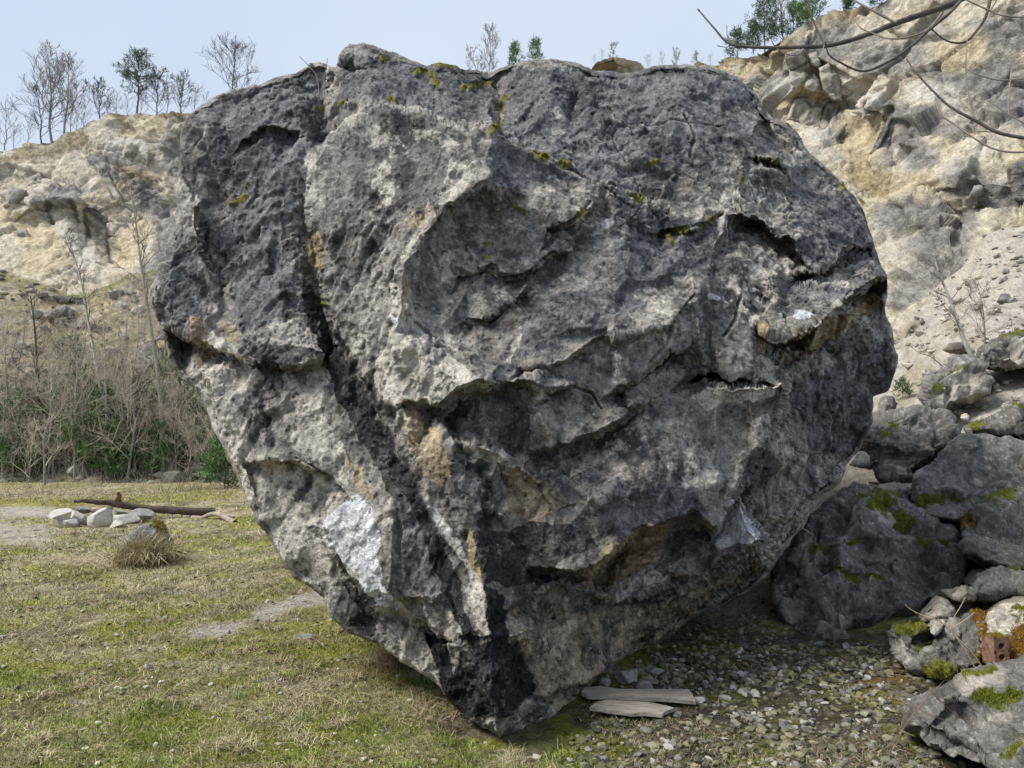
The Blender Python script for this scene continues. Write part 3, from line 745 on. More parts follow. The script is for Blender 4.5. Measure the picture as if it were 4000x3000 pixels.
tag(BOULDER, 'huge grey limestone climbing boulder leaning over the clearing, with black water streaks and pale patches', 'boulder')
BQ, BN, BXY = Q2, nQ, np.stack([GX[u], GY[u]], -1)
# ------------------------------------------------------------------ ground
def gh(x, y):
    """terrain height"""
    x = np.asarray(x, float); y = np.asarray(y, float)
    P = np.stack([x, y, 0*x], -1).reshape(-1, 3)
    n = (fbm(P, 0.35, 3, 201)*0.05+fbm(P, 1.7, 4, 202)*0.022+fbm(P, 9, 3, 203)*0.006).reshape(x.shape)
    far = np.clip(y/10, 0.2, 1.0)
    rise = sstep(1.0, 3.6, x)*np.clip(y-6.4, 0, 9)*0.235
    rise = rise+sstep(2.6, 4.0, x)*sstep(4.2, 5.6, y)*0.12
    return n*np.minimum(far*1.6, 1)+rise

def ground_hit(x, y):
    """survey coordinates -> point on the ground"""
    x = np.atleast_1d(np.asarray(x, float)); y = np.atleast_1d(np.asarray(y, float))
    lo = np.full(x.shape, 1.0); hi = np.full(x.shape, 60.0)
    for _ in range(30):
        m = (lo+hi)/2; P = unproj(x, y, m)
        above = P[:, 2] > gh(P[:, 0], P[:, 1])
        lo = np.where(above, m, lo); hi = np.where(above, hi, m)
    return unproj(x, y, lo)

gy = np.concatenate([np.array([-6.0, -2, 0.5]), 1.6*np.exp(np.linspace(0, math.log(30/1.6), 330)), np.array([40, 60, 100, 200, 400])])
gu = np.concatenate([np.linspace(-2.6, -0.95, 14)[:-1], np.linspace(-0.95, 0.95, 470), np.linspace(0.95, 2.6, 14)[1:]])
GGx = gu[None, :]*np.maximum(gy, 1.6)[:, None]+0*gy[:, None]; GGy = gy[:, None]+0*gu[None, :]
Zg = gh(GGx, GGy); Zg = np.where(GGy > 31, -0.3, Zg)
Pg = np.stack([GGx, GGy, Zg], -1)
vx, vy = proj(Pg)
vx = np.where(GGy < 1, 0, vx); vy = np.where(GGy < 1, 1700, vy)
Pf = Pg.reshape(-1, 3); Vx = vx.ravel(); Vy = vy.ravel()
g1 = fbm(Pf, 0.8, 4, 210); g2 = fbm(Pf, 3.2, 5, 211, 0.6); g3 = fbm(Pf, 16, 4, 212, 0.7)
wn_g = 0.6*g2+0.3*g3
def gm(w, *pts, soft=0.5): return stroke(Vx, Vy, None, pts, w, soft, wn_g)
straw = mixc(np.array([0.20, 0.165, 0.095]), (0.46, 0.40, 0.26), sstep(-0.5, 0.5, g3+g2*0.4))
moss = mixc(np.array([0.06, 0.075, 0.012]), (0.24, 0.245, 0.035), sstep(-0.5, 0.5, g2+g3*0.6))
soil = mixc(np.array([0.06, 0.048, 0.032]), (0.17, 0.145, 0.105), sstep(-0.5, 0.5, g3+g2*0.3))
dust = mixc(np.array([0.25, 0.23, 0.19]), (0.46, 0.43, 0.37), sstep(-0.5, 0.5, g3))
gc = straw
gc = mixc(gc, moss, sstep(-0.15, 0.35, g1+g2*0.7+0.12*sstep(1150, 1500, Vy))*0.85)
gc = mixc(gc, soil, sstep(0.05, 0.45, -g1*0.4+fbm(Pf, 2.1, 4, 213)*0.9)*0.75)
gc = mixc(gc, dust, sstep(0.3, 0.6, fbm(Pf, 5, 4, 214)+0.15*g1)*0.5)
gc = mixc(gc, dust, gm(14, (-100, 1107), (60, 1104), (110, 1108))*0.85)
gc = mixc(gc, dust, gm(26, (-60, 1140), (30, 1150), (90, 1160))*0.6)
gc = mixc(gc, moss*np.array([1.25, 1.1, 0.8]), np.maximum(gm(9, (-100, 1088), (150, 1083), (500, 1070)), gm(16, (60, 1230), (200, 1240), (240, 1260)))*0.7)
gc = mixc(gc, dust, np.maximum(gm(16, (560, 1325), (610, 1310), (700, 1290)), gm(14, (420, 1368), (500, 1358)))*0.9)
gc = mixc(gc, dust*0.8, gm(18, (-60, 1000), (600, 1000))*0.3)
# shaded stony ground on the right of the boulder
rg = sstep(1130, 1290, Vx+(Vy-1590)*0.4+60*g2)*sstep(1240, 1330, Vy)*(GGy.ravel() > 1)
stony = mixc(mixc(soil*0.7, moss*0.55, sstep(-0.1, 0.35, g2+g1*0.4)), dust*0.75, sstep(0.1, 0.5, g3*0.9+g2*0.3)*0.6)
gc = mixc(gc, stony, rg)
gc = mixc(gc, mixc(soil, dust, sstep(0, 0.4, g2)), gm(60, (1900, 1650), (1750, 1640))*0.8)
orange = np.array([0.20, 0.11, 0.025])
gc = mixc(gc, orange, np.maximum(gm(20, (1880, 1470), (2000, 1450)), gm(18, (2150, 1480), (2212, 1440)))*0.75)
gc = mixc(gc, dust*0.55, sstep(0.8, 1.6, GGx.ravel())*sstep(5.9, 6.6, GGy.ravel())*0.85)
und = gm(60, (1000, 1560), (1150, 1610), (1300, 1530))                 # bare patch of darker soil and moss under the overhang
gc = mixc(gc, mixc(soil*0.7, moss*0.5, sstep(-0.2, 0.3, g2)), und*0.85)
def ground_mat():
    m, t, b = nt('ground', 0.95, 0.15); L = t.links.new
    vc = N(t, 'ShaderNodeVertexColor', layer_name='Col'); geo = N(t, 'ShaderNodeNewGeometry')
    n1 = N(t, 'ShaderNodeTexNoise', Scale=30.0, Detail=8.0, Roughness=0.8)
    n2 = N(t, 'ShaderNodeTexVoronoi', Scale=38.0)
    L(geo.outputs['Position'], n1.inputs['Vector']); L(geo.outputs['Position'], n2.inputs['Vector'])
    r1 = N(t, 'ShaderNodeMapRange'); L(n1.outputs['Fac'], r1.inputs[0])
    r1.inputs[1].default_value = 0.35; r1.inputs[2].default_value = 0.65; r1.inputs[3].default_value = 0.45; r1.inputs[4].default_value = 1.6
    mc = N(t, 'ShaderNodeVectorMath', operation='SCALE'); L(vc.outputs[0], mc.inputs[0]); L(r1.outputs[0], mc.inputs['Scale'])
    L(mc.outputs[0], b.inputs['Base Color'])
    ad = N(t, 'ShaderNodeMath', operation='SUBTRACT'); L(n1.outputs['Fac'], ad.inputs[0])
    ml = N(t, 'ShaderNodeMath', operation='MULTIPLY'); L(n2.outputs['Distance'], ml.inputs[0]); ml.inputs[1].default_value = 0.5
    L(ml.outputs[0], ad.inputs[1])
    bp = N(t, 'ShaderNodeBump', Strength=0.9, Distance=0.03); L(ad.outputs[0], bp.inputs['Height']); L(bp.outputs[0], b.inputs['Normal'])
    return m
M_GROUND = ground_mat()
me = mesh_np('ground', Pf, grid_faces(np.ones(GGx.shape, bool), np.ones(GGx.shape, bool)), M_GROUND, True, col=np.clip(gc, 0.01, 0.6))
tag(obj('ground', me), kind='structure')

# ------------------------------------------------------------------ quarry wall, hillside, scree
TOP = [(-420,360,50),(-200,335,49),(-60,325,48),(0,322,48),(30,315,48),(60,310,47.5),(95,306,47.5),(130,296,47),(160,287,47),(190,270,46.5),(215,255,46.5),(235,243,46.5),(262,250,46.5),(295,249,46.5),(335,247,46.5),(370,240,46),(420,243,46),
       (520,236,47),(640,210,48),(760,200,49),(900,196,49.5),(1000,192,50),(1080,165,50),(1170,142,49.5),(1230,160,49.5),(1270,152,49),(1285,138,47),(1305,128,46.5),(1340,122,46),(1372,128,46),(1392,148,46.5),(1430,143,47),(1480,139,46),(1530,136,44),(1570,131,41),
       (1605,122,39),(1640,112,37.5),(1690,78,36),(1730,55,35),(1770,42,34),(1800,34,33),(1850,18,32),(1900,2,31),(1960,-18,30),(2080,-60,28),(2212,-120,26),(2500,-220,24),(2700,-260,23)]
TOPx = np.array([t[0] for t in TOP]); TOPy = np.array([t[1] for t in TOP]); TOPd = np.array([t[2] for t in TOP])
sx = np.concatenate([np.arange(-420, 470, 3.3), np.arange(470, 1240, 14), np.arange(1240, 1560, 4.0), np.arange(1560, 2300, 3.2), np.arange(2300, 2700, 16)])
NR = 330
tt = np.linspace(0, 1, NR)
topy = np.interp(sx, TOPx, TOPy)+fbm(np.stack([sx/22, 0*sx, 0*sx], -1), 1, 4, 300)*7
boty = np.interp(sx, [-420, 460, 700, 1500, 1850, 2212, 2700], [1066, 1066, 900, 800, 1090, 1240, 1300])
SX = np.repeat(sx[None, :], NR, 0); SY = topy[None, :]+tt[:, None]*(boty-topy)[None, :]
W_PTS = [(x, y, d) for x, y, d in TOP]+[(x, y-60, d+2) for x, y, d in TOP]
W_PTS += [(-420,600,43),(-200,600,42.5),(-420,1066,25.5),(-200,1066,25.5),(0,1066,25.5),(200,1066,25.5),(460,1066,25.5),(-420,1000,28),(0,1000,28),(300,1000,28),(460,1000,28),(0,850,32),(250,850,32),(450,850,32),(0,720,36.5),(250,740,36),(450,740,36),
          (0,480,45.5),(150,470,44.8),(300,460,45),(400,460,44.5),(100,380,46),(300,340,45.6),(600,600,44),(800,500,46),(700,900,32),(1200,500,46),(1200,900,34),(1500,800,30),(1500,400,41),
          (1650,250,35.5),(1750,200,34),(1700,330,33),(1800,330,31.5),(1900,150,30.5),(2000,100,29),(2100,200,27),(2212,200,25.5),(1900,350,28.5),(2050,380,25.5),(2212,400,23.5),(1850,500,28),(1980,500,25.5),(1750,600,29),
          (1880,860,17),(1900,1000,11.2),(1850,1090,8.8),(2000,860,14.5),(2100,870,12.2),(2212,900,10.8),(2212,780,14),(2212,650,17.5),(2100,700,17),(2020,760,17),(1960,700,20.5),(2212,1050,8.6),(2212,1240,6.8),(2050,1000,10.2),(2400,900,10),(2700,1000,9),(2700,1300,6),(2700,400,21),(2400,400,22.5),(2400,600,19),(2000,1100,9.2)]
W_LINES = [[(-420,600,43),(-100,585,42),(0,585,41.5),(90,605,41.2),(140,625,41),(210,615,41.2),(290,580,41.5),(330,570,41.5),(420,600,41)],
           [(-420,640,40.5),(-100,610,40.6),(0,610,40.2),(90,632,39.9),(140,650,39.8),(210,640,40),(290,606,40.4),(330,598,40.4),(420,630,40)],
           [(0,365,47.2),(80,352,46.8),(150,325,46.2),(220,290,45.8)],
           [(60,450,45),(110,425,43.8),(160,430,43.6),(215,470,44),(250,520,43.8)], [(70,480,45.6),(115,450,45.2),(158,455,45.2),(205,500,45.4),(240,540,45)],
           [(250,360,45.4),(300,372,44.6),(340,385,44.6),(370,420,44.4)], [(250,350,45.6),(300,356,45.6),(340,372,45.6),(370,400,45.4)],
           [(2212,480,22.6),(2130,500,23),(2080,570,22.8),(2030,600,22.6),(1990,650,22.8),(1930,720,22.5),(1880,760,24)],
           [(2212,500,21.6),(2140,520,21.8),(2090,590,21.4),(2045,640,21.2),(2000,690,20.8),(1940,750,20.6),(1890,800,20)],
           [(1700,120,33.8),(1722,180,33.5),(1770,195,33.4),(1800,215,33.2),(1845,235,32.8)], [(1712,230,34.8),(1745,245,34.6),(1790,245,34.4),(1810,255,33.9)],
           [(1900,230,30.2),(1935,232,29.8),(1905,290,30.4),(1862,330,30.8),(1800,345,31)], [(1925,180,30.2),(1965,190,29.4),(1925,240,30.4)],
           [(1880,440,27.6),(1950,425,26.2),(2000,430,25.6),(2050,480,24.8)], [(1880,425,28.6),(1950,405,27.4),(2005,412,26.8),(2070,470,25.8)]]
# interpolate on a regular grid, then sample
rx = np.arange(-430, 2710, 5.0); ry = np.arange(-330, 1310, 5.0)
WG = blur(tin(W_PTS+[(-430,-330,52),(2710,-330,25),(-430,1310,20),(2710,1310,6)], W_LINES, rx, ry), 2)
fx = np.clip((SX-rx[0])/5, 0, len(rx)-1.001); fy = np.clip((SY-ry[0])/5, 0, len(ry)-1.001)
ix, iy = fx.astype(int), fy.astype(int); ax, ay = fx-ix, fy-iy
SD = (WG[iy, ix]*(1-ax)*(1-ay)+WG[iy, ix+1]*ax*(1-ay)+WG[iy+1, ix]*(1-ax)*ay+WG[iy+1, ix+1]*ax*ay)
WP = unproj(SX, SY, SD)
WN = grid_normals(np.stack([blur(WP[..., k], 10) for k in range(3)], -1)).reshape(-1, 3)
wp = WP.reshape(-1, 3); wxv = SX.ravel(); wyv = SY.ravel()
# region masks (survey coordinates): 1 = bare rock wall
footL = np.interp(wxv, [-420, -100, 0, 90, 140, 210, 290, 330, 420, 700], [620, 590, 590, 608, 632, 622, 590, 580, 610, 760])
footR = np.interp(wxv, [1500, 1750, 1880, 1930, 1990, 2030, 2080, 2130, 2212, 2700], [900, 880, 770, 725, 655, 605, 575, 505, 485, 420])
isR = wxv > 1100
foot = np.where(isR, footR, footL)
wob2 = fbm(wp, 0.35, 4, 310)*22
rockm = 1-sstep(-6, 6, wyv-foot+wob2*0.6)
wb = (wp*np.array([1, 1, 1.25]))@np.array([[0.9, 0, 0.43], [0, 1, 0], [-0.43, 0, 0.9]])
k1, q1 = facet(warp(wb, 0.35, 0.25, 320, 2), 2.8, 321, 1.0, 0.08, .05)
k2, q2 = facet(warp(wb, 0.9, 0.12, 322, 2), 1.1, 323, 1.1, 0.08, .08)
k3, q3 = facet(warp(wb, 2.4, 0.05, 324, 2), 0.42, 325, 1.1, 0.12, .2)
brk = (0.45+0.75*sstep(-0.3, 0.4, fbm(wp, 0.22, 3, 326)))*np.where(isR, 1.0, 0.6)
ckw = np.exp(-(q1/0.03)**2)*sstep(-0.3, 0.2, fbm(wp, 0.3, 2, 371))*0.45+np.exp(-(q2/0.05)**2)*sstep(-0.2, 0.2, fbm(wp, 0.5, 2, 372))*0.25
wd = rockm*(k1*0.34*brk+k2*0.26*brk+k3*0.22-ckw*0.55)+(1-rockm)*(k2*0.06+k3*0.12+fbm(wp, 0.5, 5, 327)*0.35*sstep(1066, 900, wyv))
wd = wd*np.where(isR, 1.0, 1.0)
# gullies running down the scree
scr = (1-rockm)*isR
wd = wd*np.where(scr > 0.5, 0.45, 1.0)
fade = sstep(1.0, 0.96, np.repeat(tt[:, None], len(sx), 1).ravel())
WPd = wp+WN*(wd*fade)[:, None]
h1 = fbm(wp, 0.25, 4, 330); h2 = fbm(wp, 0.9, 5, 331, 0.6); h3 = fbm(wp, 4.0, 5, 332, 0.7)
hs = fbm(wp*np.array([1, 1, 0.3]), 0.8, 4, 333)
cream = mixc(np.array([0.30, 0.265, 0.195]), (0.56, 0.505, 0.385), sstep(-0.5, 0.5, h3+h2*0.5))
wgrey = mixc(np.array([0.13, 0.128, 0.125]), (0.30, 0.29, 0.27), sstep(-0.5, 0.5, h3+h2*0.4))
wyel = mixc(np.array([0.38, 0.29, 0.15]), (0.52, 0.42, 0.25), sstep(-0.5, 0.5, h3))
wwh = np.array([0.50, 0.48, 0.42])
wn2 = 0.5*h2+0.35*h3
def wm(w, *pts, soft=0.45): return stroke(wxv, wyv, None, pts, w, soft, wn2)
wc = cream
wc = mixc(wc, wgrey, sstep(-0.02, 0.35, h2*0.7+hs*0.5+h3*0.3)*np.where(isR, 0.65, 0.35))
wc = mixc(wc, wyel, sstep(0.1, 0.5, -h2*0.6+h1*0.8)*0.5)
for w, p in [(14,[(180,400),(120,410)]),(22,[(100,440),(150,420)]),(16,[(195,455),(215,490)]),(26,[(300,410),(360,470),(350,540)]),(14,[(250,340),(200,350)]),(24,[(360,300),(370,350)]),(18,[(230,370),(300,380)]),(22,[(350,560),(300,600),(220,640)]),(30,[(140,680),(60,700)]),
             (34,[(1640,160),(1700,200),(1660,240)]),(40,[(1700,140),(1820,90)]),(36,[(1880,130),(1960,120)]),(40,[(1930,250),(1900,320)]),(34,[(1960,300),(1990,340)]),(40,[(1930,470),(1960,430),(2010,470),(2000,540)]),(26,[(2090,480),(2060,560)]),(30,[(2040,160),(2140,180)]),
             (40,[(2150,80),(2212,60)]),(46,[(2160,160),(2212,240)]),(36,[(2190,250),(2100,240)]),(34,[(2080,390),(2150,410)]),(24,[(1990,250),(2060,280)]),(30,[(1980,590),(1950,640)]),(24,[(1860,290),(1790,290)])]:
    wc = mixc(wc, wgrey*0.82, wm(w, *p)*0.85)
for w, p in [(34,[(60,500),(150,540),(80,560)]),(30,[(260,540),(300,500)]),(26,[(330,280),(270,290)]),(30,[(20,470),(70,520)]),(24,[(170,470),(180,530)]),
             (30,[(1725,260),(1760,270),(1745,240)]),(26,[(1700,230),(1780,200)]),(24,[(1760,150),(1740,180)]),(26,[(1830,300),(1880,280)]),(28,[(1900,270),(1830,290)]),(20,[(1620,150),(1660,140)]),(30,[(1880,330),(1850,360)]),(34,[(2060,120),(2100,100)]),(30,[(2000,400),(1900,410)]),(20,[(2090,600),(2110,580)])]:
    wc = mixc(wc, mixc(cream, wyel, 0.55), wm(w, *p)*0.85)
for w, p in [(26,[(1730,265),(1770,290)]),(26,[(1800,180),(1830,200)]),(20,[(1700,190),(1730,170)]),(20,[(1890,220),(1880,240)]),(22,[(150,500),(190,560)]),(20,[(300,320),(240,310)]),(24,[(280,350),(290,330)]),(24,[(1980,200),(2050,200)])]:
    wc = mixc(wc, wwh, wm(w, *p)*0.7)
for w, p in [(6,[(185,455),(192,510)]),(5,[(228,480),(236,560)]),(5,[(150,430),(170,480)]),(7,[(105,440),(112,480)]),(6,[(200,455),(235,500)])]:
    wc = mixc(wc, np.array([0.06, 0.06, 0.062]), wm(w, *p)*0.85)
brown = mixc(np.array([0.13, 0.10, 0.06]), (0.30, 0.245, 0.155), sstep(-0.4, 0.4, h3+h2*0.4))
grn = np.array([0.10, 0.115, 0.03])
cap = (1-0.85*((wxv > 1270) & (wxv < 1400)))*(1-sstep(0.0, 15.0, (wyv-np.repeat(topy[None, :], NR, 0).ravel())+h2*20))
wc = mixc(wc, mixc(brown, grn, sstep(0.0, 0.4, h2)), cap*0.85)
wc = mixc(wc, brown, np.maximum(np.maximum(wm(14, (0, 350), (90, 330), (180, 300)), wm(18, (1640, 130), (1700, 95))), np.maximum(wm(18, (1870, 400), (1850, 380)), wm(14, (250, 360), (330, 385))))*0.9)
wc = mixc(wc, mixc(brown, wyel, 0.4), wm(26, (1900, 395), (1860, 360), (1850, 340))*0.8)
# brown weedy slope on the left
slope = mixc(brown*1.15, cream*0.85, sstep(0.1, 0.5, h3*0.8+h2*0.3)*0.7)
slope = mixc(slope, wgrey*0.9, sstep(0.15, 0.40, h2*0.8+h1*0.5)*0.8)
slope = mixc(slope, grn*1.1, sstep(0.15, 0.45, fbm(wp, 0.6, 4, 340))*0.6)
slope = mixc(slope, mixc(brown, grn*1.4, 0.5), (1-sstep(8, 30, wyv-footL))*0.8)
slope = slope*np.array([1.0, 1.02, 0.98])
slope = mixc(slope, mixc(cream, wgrey, 0.4), sstep(960, 1030, wyv)*sstep(-0.2, 0.3, h3)*0.5)
scree = mixc(np.array([0.29, 0.265, 0.215]), (0.45, 0.415, 0.345), sstep(-0.5, 0.5, h3+fbm(wp, 9, 3, 345)*0.6))
scree = mixc(scree, wgrey, sstep(0.2, 0.5, h2)*0.4)
for w, p in [(20,[(1950,860),(1990,800)]),(14,[(2050,700),(2100,740)]),(16,[(1930,720),(1970,700)])]:
    scree = mixc(scree, brown*1.2, wm(w, *p)*0.5)
wc = mixc(np.where(isR[:, None], scree, slope), wc, rockm)
wc = wc*np.where(isR, 1.14, 1.22)[:, None]
Fw = grid_faces(np.ones(SX.shape, bool), np.ones(SX.shape, bool))
fr = rockm[Fw].mean(1) > 0.5; fR = isR[Fw].mean(1) > 0.5
def sub_mesh(name, sel, mat):
    f = Fw[sel]; used = np.unique(f); mp = np.zeros(len(WPd), np.int64); mp[used] = np.arange(len(used))
    return obj(name, mesh_np(name, WPd[used], mp[f], mat, True, col=np.clip(wc[used], 0.01, 0.7)))
M_SCREE = rock_mat('scree_stones', 0.5, 1.0, 0.35)
WALL = tag(sub_mesh('quarry_wall', fr, M_CLIFF), kind='structure')
tag(sub_mesh('hillside', (~fr) & (~fR), M_CLIFF), kind='structure')
tag(sub_mesh('scree_slope', (~fr) & fR, M_SCREE), kind='structure')
# plateau behind the rim
me = mesh_np('plateau', *(lambda P: (P, grid_faces(np.ones((2, len(TOPx)), bool), np.ones((2, len(TOPx)), bool))))(
    np.concatenate([unproj(TOPx, TOPy+9, TOPd+0.4), unproj(TOPx, TOPy+9, TOPd+0.4)+np.array([0, 60, 0])])), plain_mat('dry_turf', (0.12, 0.09, 0.05), (0.24, 0.19, 0.11), 2.0))
tag(obj('plateau', me), kind='structure')

# ------------------------------------------------------------------ fallen boulders on the right and other outlined rocks
def fallen_rock(name, label, cat, out, Yc, thick, seed, ty=0.0, tx=0.0, bulge=0.35, step=2.4, cell=0.55, style='grey', lines=None, moss_st=(), pale_st=(), curl=10, rough=2.2, group=None, mat=None, amp=1.0, curl_d=None, orange_st=()):
    out = np.array(out, float); yb = out[:, 1].max(); xc = out[:, 0].mean()
    size = max(np.ptp(out[:, 0]), np.ptp(out[:, 1]))
    dref = lambda x, y: Yc+ty*(yb-y)/100+tx*(x-xc)/100
    out3 = np.concatenate([out, dref(out[:, 0], out[:, 1])[:, None]], 1)
    def dfn(xs, ys, X, Yg, dist, M):
        # smooth distance field by repeated relaxation
        D = dref(X, Yg)
        S = M.astype(float)
        for _ in range(26): S = blur(S, 1)*M
        S2 = np.clip((S-0.1)/0.9, 0, 1)
        D = D-bulge*S2
        if lines:
            for pts, dd, w in lines:       # ridge (dd<0) or groove (dd>0)
                D = D+dd*stroke(X, Yg, None, pts, w, 0.9)
        return D
    R = relief(out3, step, dfn, curl=curl, curl_d=0.10*Yc/6 if curl_d is None else curl_d, rough=rough, seed=seed)
    P = unproj(R['X'], R['Y'], R['D'])
    Nn = grid_normals(np.stack([blur(P[..., k], 12) for k in range(3)], -1))
    u = R['use']; Q = P[u]; n = Nn[u]; so = np.array([seed*3.7, seed*1.3, 0])
    th = (seed*0.7) % 1.2-0.3
    RR = np.array([[math.cos(th), 0, math.sin(th)], [0, 1, 0], [-math.sin(th), 0, math.cos(th)]])
    Qs = (Q+so)@RR.T*np.array([1, 1, 1.5])
    a1, _ = facet(warp(Qs, 1.2, 0.06, seed), cell, seed+1, 0.9, 0.12, .08)
    a2, _ = facet(warp(Qs, 4, 0.025, seed), cell*0.42, seed+2, 1.0, 0.16, .14)
    a3, _ = facet(warp(Qs, 12, 0.01, seed), cell*0.16, seed+3, 1.0, 0.2, .25)
    k = Yc/5.5 if Yc > 8 else 1.0
    nf = fbm(Q+so, 4.0/k, 5, seed+4, 0.6)
    rimf = 1-0.75*np.exp(-R['dist'][u]/7.0)
    disp = 0.95*amp*rimf*(a1*0.42+a2*0.32+a3*0.34+nf*0.014*k)
    V = Q+n*disp[:, None]
    m1 = fbm(Q+so, 2.2/k, 5, seed+5, 0.6); m2 = fbm(Q+so, 13/k, 4, seed+6, 0.7); m3 = fbm(Q+so, 45/k, 3, seed+7, 0.8)
    Dg = np.zeros(u.shape); Dg[u] = disp; cv = (Dg-blur(Dg, 8))[u]
    if style == 'grey':
        c = mixc(np.array([0.075, 0.073, 0.068]), (0.26, 0.247, 0.22), sstep(-0.5, 0.5, m1*0.6+m2*0.6))
    elif style == 'dark':
        c = mixc(np.array([0.045, 0.043, 0.040]), (0.19, 0.178, 0.155), sstep(-0.5, 0.5, m1*0.6+m2*0.6))
    elif style == 'brown':
        c = mixc(np.array([0.10, 0.085, 0.06]), (0.30, 0.27, 0.21), sstep(-0.5, 0.5, m1*0.6+m2*0.6))
    else:
        c = mixc(np.array([0.26, 0.235, 0.18]), (0.54, 0.495, 0.39), sstep(-0.5, 0.5, m1*0.6+m2*0.6))
    pal = mixc(np.array([0.28, 0.27, 0.25]), (0.50, 0.48, 0.44), sstep(-0.4, 0.4, m2))
    c = mixc(c, pal, sstep(0.004, 0.03, cv)*0.4+sstep(0.22, 0.5, m3+m1*0.3)*0.6)
    wn = 0.6*m2+0.4*m1; xx, yy = R['X'][u], R['Y'][u]
    for w, pts in pale_st: c = mixc(c, mixc(pal, (0.40, 0.33, 0.22), 0.3), stroke(xx, yy, None, pts, w, 0.4, wn)*0.85)
    ms = np.zeros(len(Q))
    for w, pts in moss_st: ms = np.maximum(ms, stroke(xx, yy, None, pts, w*1.1, 0.45, wn*1.6+m3*0.8+0.15))
    os_ = np.zeros(len(Q))
    for w, pts in orange_st: os_ = np.maximum(os_, stroke(xx, yy, None, pts, w*1.1, 0.45, wn*1.6+m3*0.8+0.1))
    c = mixc(c, mixc(np.array([0.06, 0.075, 0.014]), (0.23, 0.22, 0.03), sstep(-0.4, 0.4, m2)), ms)
    c = mixc(c, mixc(np.array([0.10, 0.055, 0.015]), (0.28, 0.15, 0.03), sstep(-0.4, 0.4, m2)), os_)
    V = V+n*((ms+os_)*0.02*(0.6+0.8*m3))[:, None]
    Vb, Fb = back_dome(R['O'], R['O'][:, 2]+0.09*Yc/6, thick, seed, rings=8, stepk=3, rays=True)
    cb = np.repeat(c.mean(0)[None], len(Vb), 0)
    me = mesh_np(name, np.concatenate([V, Vb]), [grid_faces(R['use'], R['M']), Fb+len(Q)], mat or M_BOULD, True, col=np.clip(np.concatenate([c, cb]), 0.01, 0.7))
    o = tag(obj(name, me), label, cat, group)
    for nm, msk, c0, c1 in (('moss', ms, (0.07, 0.09, 0.012), (0.24, 0.25, 0.035)), ('orange_moss', os_, (0.13, 0.07, 0.015), (0.36, 0.20, 0.035))):
        cand = np.nonzero(msk > 0.4)[0]
        if len(cand) < 30: continue
        rr = np.random.default_rng(seed); m = min(5*len(cand), 9000); ii = rr.choice(cand, m)
        p = V[ii]+rr.normal(0, 0.004*Yc/5, (m, 3)); d = n[ii]*0.6+np.array([0, 0, 0.6])+rr.normal(0, 0.5, (m, 3)); d /= np.linalg.norm(d, axis=1)[:, None]
        sd = np.cross(d, rr.normal(0, 1, (m, 3))); sd /= np.linalg.norm(sd, axis=1)[:, None]; h = rr.uniform(0.006, 0.02, m)[:, None]*(Yc/5)**0.8
        VV = np.stack([p-sd*h*0.16, p+sd*h*0.16, p+d*h], 1).reshape(-1, 3)
        cc_ = np.repeat(mixc(np.array(c0), c1, rr.uniform(0, 1, m)), 3, 0)
        mo = obj(nm, mesh_np(nm, VV, np.arange(3*m).reshape(m, 3), M_MOSSY, False, col=cc_), o); mo['kind'] = 'stuff'
    return o
M_MOSSY = vc_mat('moss_fronds', 0.9, 0.1, 0.2, 20)

G_B = 'fallen boulders at the foot of the scree'
fallen_rock('boulder', 'broad dark boulder on gravel under the great boulder, mossy hollow in its face', 'boulder',
    [(1662,1250),(1672,1205),(1700,1165),(1745,1115),(1790,1080),(1845,1040),(1900,1058),(1960,1070),(2000,1110),(2060,1135),(2088,1190),(2095,1255),(2060,1290),(2010,1300),(1950,1330),(1925,1350),(1905,1383),(1840,1386),(1770,1385),(1712,1383),(1685,1350),(1668,1300)],
    5.9, 2.2, 401, ty=0.55, bulge=0.25, style='dark', step=2.3,
    lines=[([(1760,1180),(1800,1300),(1810,1380)], -0.10, 50), ([(1780,1240),(1850,1265),(1920,1240)], 0.14, 22), ([(1730,1160),(1790,1150),(1900,1130)], -0.12, 26), ([(1680,1250),(1720,1330)], 0.16, 34)],
    moss_st=[(10,[(1800,1235),(1830,1250),(1850,1262)]),(9,[(1860,1245),(1900,1255)]),(9,[(1750,1190),(1780,1180)]),(8,[(1820,1180),(1850,1170)]),(22,[(1870,1080),(1920,1070)]),(14,[(1880,1110),(1960,1120)]),(10,[(1990,1165),(2040,1180)])],
    pale_st=[(8,[(1880,1120),(1930,1118)]),(8,[(1900,1130),(1970,1150)])], group=G_B)
fallen_rock('boulder', 'round black-stained boulder perched on a small flat block right of the great boulder', 'boulder',
    [(1862,965),(1880,905),(1920,886),(1985,878),(2040,892),(2066,928),(2062,955),(2035,985),(1995,1012),(1970,1040),(1930,1045),(1898,1038),(1884,1008)],
    9.0, 1.6, 402, ty=0.5, bulge=0.5, style='dark', step=2.2, lines=[([(1880,940),(1960,955),(2050,950)], -0.12, 22), ([(1895,1000),(1940,1020)], 0.1, 26)],
    moss_st=[(4,[(1910,935),(1918,938)]),(4,[(1922,922),(1932,926)]),(4,[(1962,915),(1970,916)])], pale_st=[(12,[(1920,1005),(1955,1010)])], group=G_B)
fallen_rock('stone_block', 'small flat-topped brown block wedged beneath the round black-stained boulder', 'rock',
    [(1884,1046),(1930,1043),(1978,1048),(1982,1075),(1955,1087),(1900,1086),(1888,1070)], 8.3, 0.8, 403, ty=0.4, bulge=0.25, style='brown', step=2.0, cell=0.35, pale_st=[(10,[(1910,1052),(1975,1056)])])
